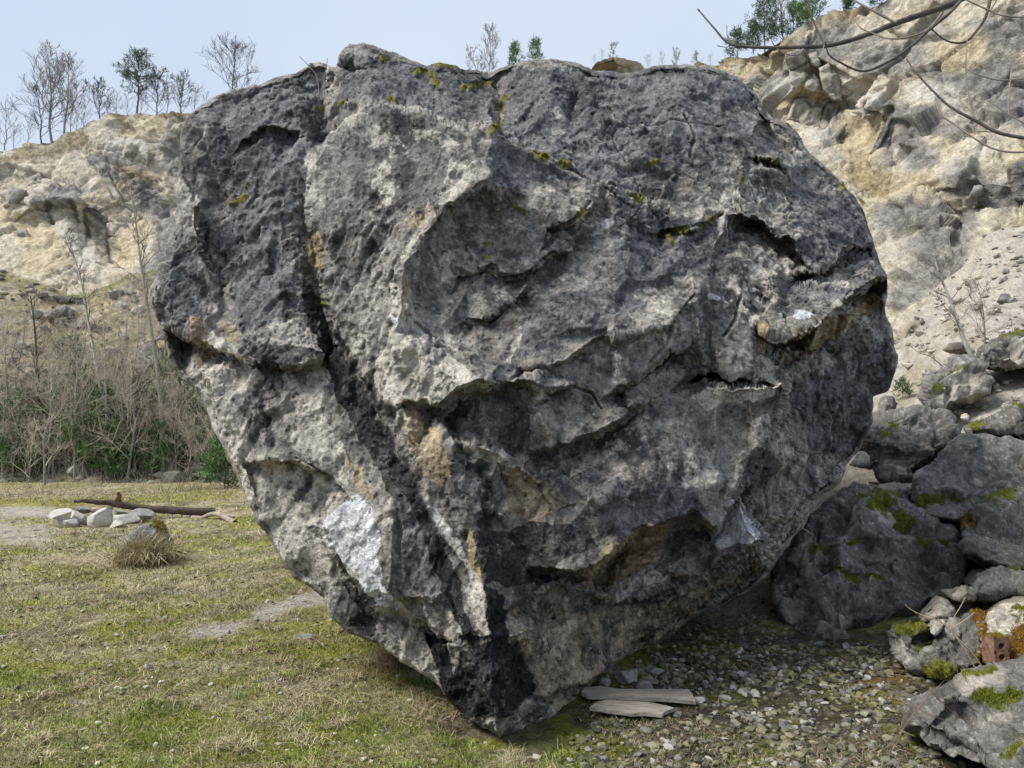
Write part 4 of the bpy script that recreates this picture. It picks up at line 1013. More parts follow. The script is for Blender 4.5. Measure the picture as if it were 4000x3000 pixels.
fallen_rock('boulder', 'large angular grey boulder with flat lichen-spotted face, behind the dark mossy one at right', 'boulder',
    [(1966,1052),(1976,1018),(2010,1000),(2050,968),(2082,940),(2120,934),(2180,942),(2240,960),(2320,1000),(2380,1060),(2330,1100),(2230,1080),(2170,1092),(2125,1128),(2080,1134),(2020,1128),(1980,1110),(1970,1085)],
    7.4, 1.8, 404, ty=0.45, tx=-0.1, bulge=0.35, style='grey', step=2.3, lines=[([(2090,945),(2085,990),(2070,1060)], -0.10, 22)], amp=0.65,
    moss_st=[(10,[(1990,1085),(2030,1080)]),(7,[(2060,1075),(2075,1080)])], pale_st=[(6,[(2115,1035),(2120,1036)]),(4,[(2118,1055),(2121,1056)]),(6,[(1980,1030),(1990,1015)]),(4,[(2140,1000)])], group=G_B)
fallen_rock('boulder', 'dark speckled boulder with orange and yellow moss on its top at the right edge', 'boulder',
    [(2066,1150),(2078,1125),(2110,1105),(2145,1076),(2190,1064),(2260,1050),(2380,1060),(2420,1160),(2340,1235),(2220,1236),(2150,1232),(2105,1212),(2075,1185)],
    6.3, 1.6, 405, ty=0.5, bulge=0.4, style='dark', step=2.2, moss_st=[(12,[(2120,1085),(2190,1068)]),(6,[(2080,1120),(2110,1108)])], orange_st=[(7,[(2075,1135),(2100,1112)])], group=G_B)
fallen_rock('boulder', 'low grey slab lying under the dark speckled boulder at the right edge', 'boulder',
    [(2092,1262),(2110,1240),(2160,1230),(2240,1236),(2360,1240),(2380,1290),(2260,1278),(2190,1280),(2140,1300),(2100,1292)], 5.7, 1.2, 406, ty=0.4, bulge=0.25, style='grey', step=2.1, cell=0.4, moss_st=[(5,[(2180,1238),(2200,1236)])], group=G_B)
fallen_rock('boulder', 'jagged grey rock with moss on top and pale ragged edge, below the broad dark boulder', 'rock',
    [(1914,1362),(1930,1350),(1965,1348),(1990,1352),(1996,1385),(2010,1410),(2012,1440),(1985,1452),(1962,1448),(1945,1425),(1932,1395),(1918,1380)], 4.85, 0.7, 407, ty=0.35, bulge=0.18, style='grey', step=2.0, cell=0.3,
    moss_st=[(10,[(1940,1356),(1985,1358)]),(8,[(1995,1400),(2000,1430)])], pale_st=[(6,[(1935,1380),(1965,1430)])], group='rubble at the lower right')
fallen_rock('boulder', 'dark wedge-shaped rock with orange moss along its right side, behind the thin dry stalk', 'rock',
    [(2002,1420),(2018,1385),(2050,1355),(2085,1330),(2120,1322),(2132,1345),(2130,1400),(2125,1445),(2070,1452),(2020,1450)], 4.7, 0.8, 408, ty=0.35, bulge=0.22, style='dark', step=2.0, cell=0.35,
    orange_st=[(14,[(2118,1335),(2126,1365)]),(10,[(2128,1400),(2126,1440)])], moss_st=[(8,[(2020,1440),(2060,1448)])], group='rubble at the lower right')
fallen_rock('boulder', 'rubbly pale rock crusted with orange moss beside the brick', 'rock',
    [(2128,1340),(2150,1312),(2190,1298),(2240,1290),(2330,1300),(2380,1400),(2330,1450),(2212,1440),(2150,1444),(2132,1400)], 4.55, 1.0, 409, ty=0.4, bulge=0.22, style='pale', step=2.0, cell=0.3,
    orange_st=[(26,[(2170,1420),(2212,1400)]),(22,[(2200,1370),(2240,1360)])], moss_st=[(16,[(2195,1320),(2230,1330)]),(10,[(2140,1430),(2180,1440)])], group='rubble at the lower right')
fallen_rock('boulder', 'pale lichen-spotted stone leaning on the broad dark boulder above the dry stalk', 'rock',
    [(1990,1345),(2000,1325),(2015,1310),(2030,1292),(2048,1296),(2064,1318),(2058,1334),(2020,1345)], 5.15, 0.5, 410, ty=0.3, bulge=0.12, style='pale', step=2.0, cell=0.25)
fallen_rock('boulder', 'pale rounded stone on top of the rubble just left of the low grey slab', 'rock',
    [(2052,1288),(2062,1270),(2085,1262),(2100,1268),(2098,1285),(2080,1300),(2056,1298)], 5.3, 0.4, 411, ty=0.3, bulge=0.1, style='pale', step=1.8, cell=0.2)
fallen_rock('stone', 'bright white broken stone slab on the rubble behind the dry stalk', 'stone',
    [(2001,1352),(2014,1338),(2030,1336),(2046,1330),(2052,1338),(2040,1352),(2030,1366),(2022,1376),(2012,1370),(2010,1358)], 4.72, 0.1, 412, ty=0.8, bulge=0.04, style='pale', step=1.6, cell=0.15, curl=4, pale_st=[(40,[(2001,1352),(2050,1350)])])
fallen_rock('boulder', 'long light-topped boulder filling the lower right corner, green moss on its crest', 'boulder',
    [(1958,1572),(1962,1545),(1990,1515),(2030,1490),(2075,1462),(2120,1442),(2180,1438),(2260,1432),(2400,1430),(2480,1560),(2440,1760),(2212,1690),(2140,1655),(2080,1630),(2030,1612),(1985,1596)],
    3.08, 1.2, 413, ty=0.26, tx=-0.08, bulge=0.25, style='grey', step=2.2, lines=[([(1985,1530),(2080,1540),(2200,1600)], 0.05, 18), ([(2000,1510),(2100,1480),(2212,1470)], -0.05, 24)],
    moss_st=[(14,[(2120,1500),(2160,1512),(2190,1506)]),(6,[(2090,1465),(2150,1452)]),(12,[(2170,1640),(2200,1600)])], pale_st=[(14,[(2140,1550),(2170,1545)]),(16,[(2080,1480),(2160,1460)])], group=G_B)
fallen_rock('boulder', 'humped two-tone boulder sitting alone in the scree left of the long dark one', 'boulder',
    [(1992,862),(2000,820),(2030,798),(2058,780),(2085,778),(2118,792),(2138,815),(2145,848),(2110,862),(2070,880),(2030,888),(2000,884)], 12.0, 1.6, 414, ty=0.6, bulge=0.7, style='dark', step=2.0, cell=0.8,
    moss_st=[(5,[(2055,800),(2066,806)]),(5,[(2020,840),(2030,845)])], pale_st=[(24,[(2070,830),(2110,850)]),(16,[(2060,860),(2040,870)])], group=G_B)
fallen_rock('boulder', 'long dark boulder with a tan foot, uppermost of the rocks at the right edge', 'boulder',
    [(2104,786),(2112,752),(2145,732),(2190,716),(2250,706),(2400,700),(2420,800),(2300,790),(2200,796),(2140,802)], 12.8, 2.0, 415, ty=0.6, bulge=0.7, style='dark', step=2.1, cell=0.8,
    moss_st=[(6,[(2160,722),(2212,712)])], pale_st=[(18,[(2170,780),(2212,770),(2300,775)])], group=G_B)
fallen_rock('boulder', 'flat dark slab sloping up to the right behind the angular grey boulder', 'boulder',
    [(2084,935),(2100,918),(2140,900),(2180,880),(2230,862),(2380,830),(2420,960),(2300,985),(2220,962),(2180,945),(2120,936)], 9.4, 1.6, 416, ty=0.6, bulge=0.35, style='dark', step=2.1, cell=0.7,
    lines=[([(2130,925),(2200,905),(2260,900)], -0.2, 16)], moss_st=[(5,[(2100,922),(2120,915)]),(5,[(2190,892),(2212,886)])], pale_st=[(12,[(2190,925),(2240,920)])], group=G_B)
fallen_rock('boulder', 'small dark boulder high on the bare scree near the right edge', 'boulder',
    [(2152,650),(2160,635),(2180,633),(2212,650),(2240,660),(2240,685),(2205,682),(2175,668),(2158,662)], 18.0, 1.2, 417, ty=0.6, bulge=0.5, style='grey', step=2.0, cell=0.8, group=G_B)
fallen_rock('boulder', 'small upright grey rock between the great boulder and the round black-stained one', 'rock',
    [(1897,900),(1900,870),(1912,853),(1930,857),(1940,872),(1934,895),(1915,906)], 12.5, 0.6, 418, ty=0.5, bulge=0.3, style='grey', step=2.0, cell=0.4)
fallen_rock('boulder', 'pale stone showing between the great boulder and the round black-stained one', 'rock',
    [(1836,1005),(1856,975),(1872,978),(1882,1008),(1876,1012),(1850,1010)], 8.9, 0.6, 419, ty=0.4, bulge=0.2, style='pale', step=2.0, cell=0.35)
fallen_rock('boulder', 'low rock peeking from the scree just above the humped two-tone boulder', 'rock',
    [(1998,812),(2004,800),(2030,800),(2046,808),(2030,820),(2006,822)], 13.5, 0.6, 420, ty=0.5, bulge=0.25, style='grey', step=1.8, cell=0.4)
fallen_rock('boulder', 'brown flat rock in the scree at the foot of the leaning birch', 'rock',
    [(2042,758),(2052,742),(2082,740),(2092,755),(2078,766),(2052,765)], 15.0, 0.6, 421, ty=0.5, bulge=0.25, style='brown', step=1.8, cell=0.4)
# mossy brick
def brick():
    P0 = pt(2150, 1395, 4.40)
    t = empty('perforated_brick', (P0.x, P0.y, P0.z-0.10), math.radians(8)); t.scale = (.95, .95, .82); tag(t, 'weathered red perforated brick standing on end under orange moss', 'brick')
    hx, hz, hy = 0.055, 0.13, 0.05
    pts = []
    for cz_ in (0.055, 0.135):
        pts.append((0.0, cz_))
    import bmesh
    bm = bmesh.new()
    # front face with two round holes: ring fan
    def ring(c, r, n, y): return [bm.verts.new((c[0]+r*math.cos(a), y, c[1]+r*math.sin(a))) for a in [2*math.pi*i/n for i in range(n)]]
    for c, z0, z1 in (((0, 0.055), 0.0, 0.095), ((0, 0.135), 0.095, 0.20)):
        n = 16
        inner = ring(c, 0.024, n, -hy)
        outer = []
        for i in range(n):
            a = 2*math.pi*i/n; dx, dz = math.cos(a), math.sin(a)
            s = min(hx/abs(dx) if abs(dx) > 1e-6 else 9, ((z1-c[1])/dz if dz > 1e-6 else ((z0-c[1])/dz if dz < -1e-6 else 9)))
            outer.append(bm.verts.new((c[0]+dx*s, -hy, c[1]+dz*s)))
        deep = ring(c, 0.022, n, hy*0.6)
        for i in range(n):
            j = (i+1) % n
            bm.faces.new((inner[i], inner[j], outer[j], outer[i])); bm.faces.new((deep[i], deep[j], inner[j], inner[i]))
        bm.faces.new(deep)
    f = [bm.verts.new(p) for p in [(-hx, -hy, 0), (hx, -hy, 0), (hx, -hy, 0.20), (-hx, -hy, 0.20), (-hx, hy, 0), (hx, hy, 0), (hx, hy, 0.20), (-hx, hy, 0.20)]]
    for q in [(0, 4, 5, 1), (3, 2, 6, 7), (0, 3, 7, 4), (1, 5, 6, 2), (4, 7, 6, 5)]: bm.faces.new([f[i] for i in q])
    bm.normal_update()
    me = bpy.data.meshes.new('brick_body'); bm.to_mesh(me); bm.free()
    me.materials.append(plain_mat('old_brick', (0.10, 0.055, 0.03), (0.30, 0.17, 0.12), 25))
    obj('brick_body', me, t)
    r = random.Random(4); V = []; F = []
    for k in range(900):
        x = r.uniform(-hx, hx*1.2); y = r.uniform(-hy, hy); z = 0.2 if r.random() < 0.6 else r.uniform(0.05, 0.2)
        if z < 0.2: x = hx
        p = np.array([x, y, z]); d = np.array([r.uniform(-1, 1), r.uniform(-1, 1), r.uniform(0.3, 1.4)])*0.012
        k0 = len(V); V += [p+[-.003, 0, 0], p+[.003, 0, 0], p+d]; F.append((k0, k0+1, k0+2))
    obj('moss', mesh_np('moss', np.array(V), np.array(F), plain_mat('orange_moss', (0.16, 0.09, 0.02), (0.34, 0.26, 0.04), 60), False), t)
brick()

# outcrops on the left hillside and loose blocks standing out of the right wall
def wg(x, y): return float(WG[int(np.clip((y-ry[0])/5, 0, len(ry)-1)), int(np.clip((x-rx[0])/5, 0, len(rx)-1))])
for k, (lab, out, st) in enumerate([('pale layered outcrop block on the hillside left of its grey twin', [(232,634),(250,627),(268,632),(266,655),(248,664),(236,656)], 'pale'),('square grey outcrop block on the hillside right of the pale layered one', [(268,632),(284,627),(303,633),(304,658),(288,663),(268,656)], 'grey'),
    ('broad low grey outcrop on the left side of the hillside', [(104,690),(116,668),(140,660),(165,672),(160,695),(130,704)], 'grey'),('large mottled boulder low on the hillside near the left edge of the great boulder', [(284,790),(292,765),(310,742),(335,732),(345,770),(335,795),(305,800)], 'grey')]):
    fallen_rock('rock_outcrop', lab, 'rock', out, wg(out[0][0], out[0][1])-0.5, 1.5, 450+k, ty=0.5, bulge=0.5, style=st, step=1.9, cell=1.6, mat=M_CLIFF, group='rock outcrops on the hillside', rough=1.4, curl=4, curl_d=0.3)
for k, (out, st) in enumerate([([(1704,150),(1725,144),(1748,160),(1738,175),(1725,194),(1707,180)],'pale'),([(1738,180),(1760,155),(1773,175),(1775,197),(1753,197),(1737,191)],'pale'),([(1695,122),(1728,112),(1748,120),(1745,137),(1728,144),(1707,156)],'brown'),
    ([(1768,147),(1790,137),(1798,155),(1815,175),(1820,217),(1798,217),(1778,195)],'pale'),([(1715,215),(1773,200),(1793,217),(1775,245),(1773,280),(1745,300),(1730,292),(1725,265),(1698,257)],'pale'),([(1785,222),(1818,220),(1815,240),(1803,265),(1780,286),(1772,282),(1775,250)],'pale'),
    ([(1858,220),(1890,200),(1923,205),(1910,237),(1890,252),(1865,257),(1859,240)],'pale'),([(1745,117),(1765,110),(1773,140),(1765,150),(1750,135)],'pale'),([(1795,300),(1830,262),(1850,275),(1840,300),(1812,318)],'grey'),([(1925,245),(1948,235),(1965,270),(1945,330),(1905,345),(1880,330),(1900,290)],'grey'),
    ([(2100,420),(2125,405),(2140,430),(2130,452),(2105,450)],'brown'),([(2180,360),(2212,345),(2240,380),(2225,440),(2190,430)],'grey'),([(60,320+60),(85,372),(100,392),(80,408),(60,400)],'pale'),([(268,310),(285,305),(296,330),(285,350),(268,338)],'pale'),([(300,330),(318,322),(330,345),(315,358),(300,350)],'pale'),([(0,420),(30,405),(60,415),(50,440),(10,450)],'pale'),([(30,500),(55,492),(68,515),(50,535),(28,525)],'pale')]):
    c = np.mean(out, 0); o = fallen_rock('rock_block', None, None, out, wg(c[0], c[1])-0.25, 1.5, 470+k, ty=0.25, bulge=0.12, style=st, step=2.0, cell=2.6, mat=M_CLIFF, rough=1.2, curl=3, curl_d=0.2, amp=0.7)
    o.parent = WALL
# ------------------------------------------------------------------ stones
def ico(sub):
    import bmesh
    bm = bmesh.new(); bmesh.ops.create_icosphere(bm, subdivisions=sub, radius=1.0)
    V = np.array([v.co[:] for v in bm.verts]); F = np.array([[v.index for v in f.verts] for f in bm.faces]); bm.free()
    return V, F
ICO1, ICO2, ICO3, ICO4 = ico(1), ico(2), ico(3), ico(4)
def stone_shape(base, seed, cuts=9, rng=None):
    V, F = base; r = np.random.default_rng(seed); V = V.copy()
    for _ in range(cuts):
        n = r.normal(size=3); n /= np.linalg.norm(n); d = r.uniform(0.36, 0.78)
        s = V@n; over = s > d; V[over] -= np.outer(s[over]-d, n)
    if len(V) > 50: V = V*(1+0.06*fbm(V+seed, 3, 3, seed))[:, None]
    return V, F
M_STONE = vc_mat('pale_stone', 0.9, 0.2, 0.25, 40, 0.4)
M_WHITE = plain_mat('pale_limestone_piece', (0.30, 0.285, 0.25), (0.56, 0.54, 0.49), 22, 0.9, 0.5)
M_GREYS = plain_mat('grey_limestone_piece', (0.12, 0.12, 0.115), (0.34, 0.33, 0.31), 18, 0.9, 0.6)
M_PINK = plain_mat('reddish_limestone_piece', (0.26, 0.19, 0.15), (0.44, 0.36, 0.30), 18, 0.9, 0.5)

def stone(name, label, cat, x0, x1, y0, y1, seed, mat, group=None, depth=0.7, Y=None, rot=None, cuts=9, sub=3, flat=True):
    """stone filling the survey box, standing on the ground below its lower edge"""
    g = ground_hit((x0+x1)/2, y1)[0] if Y is None else unproj((x0+x1)/2, y1, Y)
    a = unproj(x0, y1, g[1]); b = unproj(x1, y0, g[1])
    w = (b[0]-a[0])/2; h = (b[2]-a[2])/2
    V, F = stone_shape({2: ICO2, 3: ICO3, 4: ICO4}[sub], seed, cuts)
    V = V-(V.max(0)+V.min(0))/2; V = V/V.max(0); V = V*np.array([w*1.05, w*depth, h*1.1])
    V[:, 2] += h-0.01
    V[:, 1] += w*depth*0.6
    me = mesh_np(name, V, F, mat, not flat)
    o = obj(name, me, None, (g[0], g[1], g[2])); return tag(o, label, cat, group)

FR = 'stones around the fireplace'
for i, (x0, x1, y0, y1, m, dy, lab) in enumerate([
    (100,151,1099,1126,M_WHITE,0,'flat-topped grey stone at the far left end of the fireplace ring'),
    (158,197,1093,1109,M_GREYS,1.3,'thin dark slab lying on the back of the fireplace ring, left of the log'),
    (133,180,1104,1129,M_WHITE,0.4,'chunky cream stone stacked behind the lower left stones of the fireplace ring'),
    (118,165,1120,1143,M_WHITE,0,'squat pale stone at the lower left front of the fireplace ring'),
    (163,187,1112,1141,M_GREYS,0.1,'narrow dark upright stone left of the tall triangular one'),
    (182,235,1098,1147,M_WHITE,0,'tall triangular white stone in the middle of the fireplace ring'),
    (213,238,1096,1118,M_PINK,1.0,'small pinkish stone just under the stub of the log'),
    (230,266,1124,1147,M_WHITE,0,'rounded pale stone at the lower right front of the fireplace ring'),
    (234,294,1111,1136,M_WHITE,0.5,'long low white stone with dark right side in the fireplace ring'),
    (238,272,1098,1116,M_WHITE,1.2,'small white stone at the back of the ring beneath the log'),
    (270,328,1099,1129,M_GREYS,0.7,'mottled grey stone at the right end of the fireplace ring'),
    (182,214,1094,1110,M_PINK,1.4,'low brownish stone at the back of the ring in front of the log')]):
    g = ground_hit((x0+x1)/2, 1140)[0]
    stone('stone', lab, 'stone', x0, x1, y0, y1, 500+i, m, FR, Y=g[1]+dy)
fallen_rock('boulder', 'low half-buried dark rock behind the big straw tussock near the fireplace', 'rock',
    [(252,1200),(262,1172),(285,1146),(305,1130),(330,1126),(350,1135),(366,1158),(376,1180),(370,1196),(330,1205),(285,1208)], 9.6, 0.5, 430, ty=0.5, bulge=0.3, style='grey', step=1.7, cell=0.35, orange_st=[(9,[(345,1135),(352,1142)])], moss_st=[(8,[(330,1132),(345,1138)])])
# single stones in the turf
for i, (x, y, w, h, lab, m) in enumerate([(316,1447,16,13,'white triangular flake of stone lying alone in the front left turf',M_WHITE),(655,1380,36,9,'thin flat grey stone slab at the edge of the turf left of the great boulder',M_GREYS),
    (690,1275,14,8,'small pale pebble on the bare patch beside the left foot of the great boulder',M_WHITE),(632,1355+200,14,8,'small grey stone in the front turf left of the great boulder base',M_GREYS),
    (1245,1565-65,12,12,'small pale stone standing at the left end of the two planks',M_WHITE),(1700+20,1618,18,9,'white pebble on the bare gravel in front right',M_WHITE),(1712,1560-20,12,7,'pale pebble in the gravel between planks and corner boulder',M_WHITE),
    (2028,1628-8,16,20,'small upright pale stone tucked against the foot of the corner boulder',M_WHITE),(1160,1638,14,10,'light stone chip beside the straw grass tuft at the bottom edge',M_WHITE),(574,1555,14,9,'dull grey stone half sunk in the left turf',M_GREYS),
    (940,1646,18,9,'tan stone chip at the bottom edge left of the straw tuft',M_PINK),(1020,1590-62,10,9,'light wedge stone at the left foot of the great boulder',M_WHITE)]):
    stone('stone', lab, 'stone', x-w/2*1.25, x+w/2*1.25, y-h*1.15, y, 530+i, m, 'loose single stones on the ground', sub=2, cuts=7)
for i, (x0, x1, y0, y1, lab, m) in enumerate([(1330,1385,1448,1480,'grey block of stone in the shade under the great boulder behind the planks',M_GREYS),(1295,1320,1462,1483,'smaller grey stone left of the shaded block behind the planks',M_GREYS),
    (1375,1412,1470,1492,'angular grey stone just right of the shaded block behind the planks',M_GREYS),(1400,1440,1440,1462,'long grey stone lying farther back under the overhang',M_GREYS),(1500,1525,1505,1518,'small flat stone touching the right end of the upper plank',M_WHITE)]):
    stone('stone', lab, 'stone', x0, x1, y0, y1, 560+i, m, 'stones by the planks', sub=3)

# gravel: individual larger pieces share meshes; the finest are one mass
rng = np.random.default_rng(11)
def place_region(n, poly, rng):
    poly = np.array(poly, float); out = []
    x0, y0 = poly.min(0); x1, y1 = poly.max(0)
    while len(out) < n:
        x = rng.uniform(x0, x1); y = rng.uniform(y0, y1)
        c = False; j = len(poly)-1
        for i in range(len(poly)):
            if (poly[i, 1] > y) != (poly[j, 1] > y) and x < (poly[j, 0]-poly[i, 0])*(y-poly[i, 1])/(poly[j, 1]-poly[i, 1])+poly[i, 0]: c = not c
            j = i
        if c: out.append((x, y))
    return np.array(out)
protoV = [stone_shape(ICO2, 700+k, 8) for k in range(6)]
protoS = [stone_shape(ICO1, 800+k, 6) for k in range(8)]
pm = [mesh_np('stone', V/np.abs(V).max(0), F, M_WHITE if k % 3 else M_GREYS, False) for k, (V, F) in enumerate(protoV)]
GRAV = [(1300,1450),(1440,1390),(1690,1385),(1900,1392),(1960,1450),(2130,1455),(2080,1480),(1960,1540),(1960,1590),(2200,1720),(1150,1720),(1240,1590),(1290,1560),(1500,1540),(1500,1500),(1300,1480)]
pos = place_region(150, [(1330,1470),(1440,1400),(1690,1388),(1900,1395),(1950,1450),(2060,1462),(1950,1530),(1800,1600),(1560,1560),(1500,1500)], rng)
pos = np.concatenate([pos, place_region(26, [(1500,1550),(1900,1560),(1960,1610),(1900,1655),(1200,1655),(1300,1580)], rng)])
hit = ground_hit(pos[:, 0], pos[:, 1])
for k, p in enumerate(hit):
    s = rng.uniform(0.4, 1.0)**1.6*0.038*(p[1]/4.6)**0.4
    o = bpy.data.objects.new('stone', pm[k % 6]); COL.objects.link(o)
    o.location = (p[0], p[1], p[2]+s*0.1); o.scale = (s*rng.uniform(.8, 1.3), s*rng.uniform(.6, 1.1), s*rng.uniform(.35, .75)); o.rotation_euler = (rng.uniform(-.5, .5), rng.uniform(-.5, .5), rng.uniform(0, 6.3))
    tag(o, 'angular pale limestone fragment lying in the gravel right of the great boulder', 'stone', 'limestone fragments in the gravel')
def scatter(name, protos, P, S, colfn, kindlabel, squash=(0.4, 0.8), mat=None, up=0.25, rng=rng):
    Vs, Fs, Cs = [], [], []; off = 0
    for k in range(len(P)):
        V, F = protos[k % len(protos)]; a = rng.uniform(0, 6.28); c, s = math.cos(a), math.sin(a)
        W = V*np.array([rng.uniform(.7, 1.3), rng.uniform(.6, 1.1), rng.uniform(*squash)])*S[k]
        tl = rng.uniform(-0.4, 0.4); W = np.stack([W[:, 0], W[:, 1]-tl*W[:, 2], W[:, 2]+tl*W[:, 1]], -1)
        W = np.stack([W[:, 0]*c-W[:, 1]*s, W[:, 0]*s+W[:, 1]*c, W[:, 2]], -1)+P[k]+np.array([0, 0, S[k]*up])
        Vs.append(W); Fs.append(F+off); off += len(W); Cs.append(np.repeat(colfn(k)[None], len(W), 0))
    me = mesh_np(name, np.concatenate(Vs), np.concatenate(Fs), mat or M_STONE, False, col=np.concatenate(Cs))
    return tag(obj(name, me), kindlabel, None, None, 'stuff')
def stonecol(k):
    b = rng.uniform(0.13, 0.52); t = rng.uniform(0, 1)
    return np.array([b, b*(0.96-0.06*t), b*(0.88-0.22*t)])
def mossycol(k):
    b = rng.uniform(0.05, 0.25); t = rng.uniform(0, 1)**1.1
    return np.array([b, b*(0.97-0.04*t), b*(0.84-0.42*t)])
ptsg = np.concatenate([place_region(3800, GRAV, rng), place_region(1300, [(1330,1460),(1440,1400),(1900,1392),(1960,1460),(1500,1500)], rng), place_region(250, [(1640,1390),(1440,1380),(1560,1310),(1660,1290),(1700,1380)], rng)])
hg = ground_hit(ptsg[:, 0], ptsg[:, 1])
scatter('gravel', protoS, hg, rng.uniform(0.1, 1.0, len(hg))**4*0.034+0.005, mossycol, 'loose limestone gravel spread over the ground right of the great boulder')
# scree chips
idx = rng.choice(np.nonzero((~(rockm > 0.4)) & isR & (wxv > 1830) & (wxv < 2280) & (wyv > 480) & (wyv < 1120))[0], 3200)
ps = WPd[idx]+rng.normal(0, 0.04, (len(idx), 3))
scatter('scree_chips', protoS, ps, (rng.uniform(0.2, 1.0, len(ps))**8*0.13+0.012)*np.sqrt(ps[:, 1]/14), lambda k: np.maximum(stonecol(k), 0.27*np.array([1, .94, .82])), 'loose chips and stones lying on the scree slope')
# broken stones on the left slope and pebbles in the turf
idx = rng.choice(np.nonzero((~(rockm > 0.4)) & (~isR) & (wxv > -60) & (wxv < 480))[0], 900)
scatter('slope_rubble', protoS, WPd[idx], rng.uniform(0.2, 1.0, len(idx))**6*0.55+0.05, lambda k: stonecol(k)*rng.uniform(.5, 1), 'rubble scattered over the weedy hillside')
pt_ = np.stack([rng.uniform(-80, 1050, 700), 1050+rng.uniform(0, 1, 700)**1.3*640], -1)
hp = ground_hit(pt_[:, 0], pt_[:, 1]); keep = hp[:, 0] < -0.1
hp = hp[keep]
scatter('pebbles', protoS, hp, rng.uniform(0.2, 1.0, len(hp))**2*0.03*np.clip(hp[:, 1]/6, .6, 2)+0.006, stonecol, 'pale pebbles scattered through the turf')

# ------------------------------------------------------------------ tubes, trees
def tube(pts, rad, sides=5):
    pts = np.asarray(pts, float); n = len(pts)
    rad = np.asarray(rad, float)
    T = np.gradient(pts, axis=0); T /= np.linalg.norm(T, axis=1)[:, None]+1e-9
    ref = np.array([0.31, 0.87, 0.38]); 
    A = np.cross(T, ref); A /= np.linalg.norm(A, axis=1)[:, None]+1e-9
    B = np.cross(T, A)
    ang = np.arange(sides)/sides*2*math.pi
    ring = A[:, None, :]*np.cos(ang)[None, :, None]+B[:, None, :]*np.sin(ang)[None, :, None]
    V = (pts[:, None, :]+ring*rad[:, None, None]).reshape(-1, 3)
    i = np.arange(sides); j = (i+1) % sides; F = []
    for k in range(n-1): F.append(np.stack([k*sides+i, k*sides+j, (k+1)*sides+j, (k+1)*sides+i], -1))
    return V, np.concatenate(F)
class TB:
    def __init__(s): s.V = []; s.F = []; s.T = []; s.n = 0
    def add(s, V, F):
        (s.F if F.shape[1] == 4 else s.T).append(F+s.n); s.V.append(V); s.n += len(V)
    def tube(s, pts, rad, sides=5): s.add(*tube(pts, rad, sides))
    def mesh(s, name, mat, smooth=True, col=None):
        if not s.V: return None
        Fs = []
        if s.F: Fs.append(np.concatenate(s.F))
        if s.T: Fs.append(np.concatenate(s.T))
        return mesh_np(name, np.concatenate(s.V), Fs, mat, smooth, col=col)
def spline(pts, n):
    pts = np.asarray(pts, float); t = np.linspace(0, len(pts)-1, n); i = np.clip(t.astype(int), 0, len(pts)-2); f = (t-i)[:, None]
    p0 = pts[np.clip(i-1, 0, None)]; p1 = pts[i]; p2 = pts[i+1]; p3 = pts[np.clip(i+2, None, len(pts)-1)]
    return 0.5*((2*p1)+(-p0+p2)*f+(2*p0-5*p1+4*p2-p3)*f**2+(-p0+3*p1-3*p2+p3)*f**3)
BARK = plain_mat('dark_bark', (0.05, 0.042, 0.036), (0.13, 0.115, 0.10), 8)
BARKG = plain_mat('grey_bark', (0.18, 0.165, 0.14), (0.38, 0.355, 0.31), 6)
BIRCH = plain_mat('birch_bark', (0.22, 0.21, 0.19), (0.55, 0.53, 0.49), 5)
TWIG = plain_mat('twig_bark', (0.17, 0.135, 0.11), (0.31, 0.26, 0.21), 6)
TWIGT = plain_mat('tan_twigs', (0.38, 0.33, 0.255), (0.62, 0.56, 0.46), 6)
PINEB = plain_mat('pine_bark', (0.09, 0.06, 0.045), (0.19, 0.13, 0.09), 8)
NEED = plain_mat('pine_needles', (0.05, 0.085, 0.045), (0.12, 0.17, 0.085), 3, 0.7, 0)
NEEDL = plain_mat('young_pine_needles', (0.07, 0.13, 0.05), (0.17, 0.27, 0.10), 2, 0.7, 0)

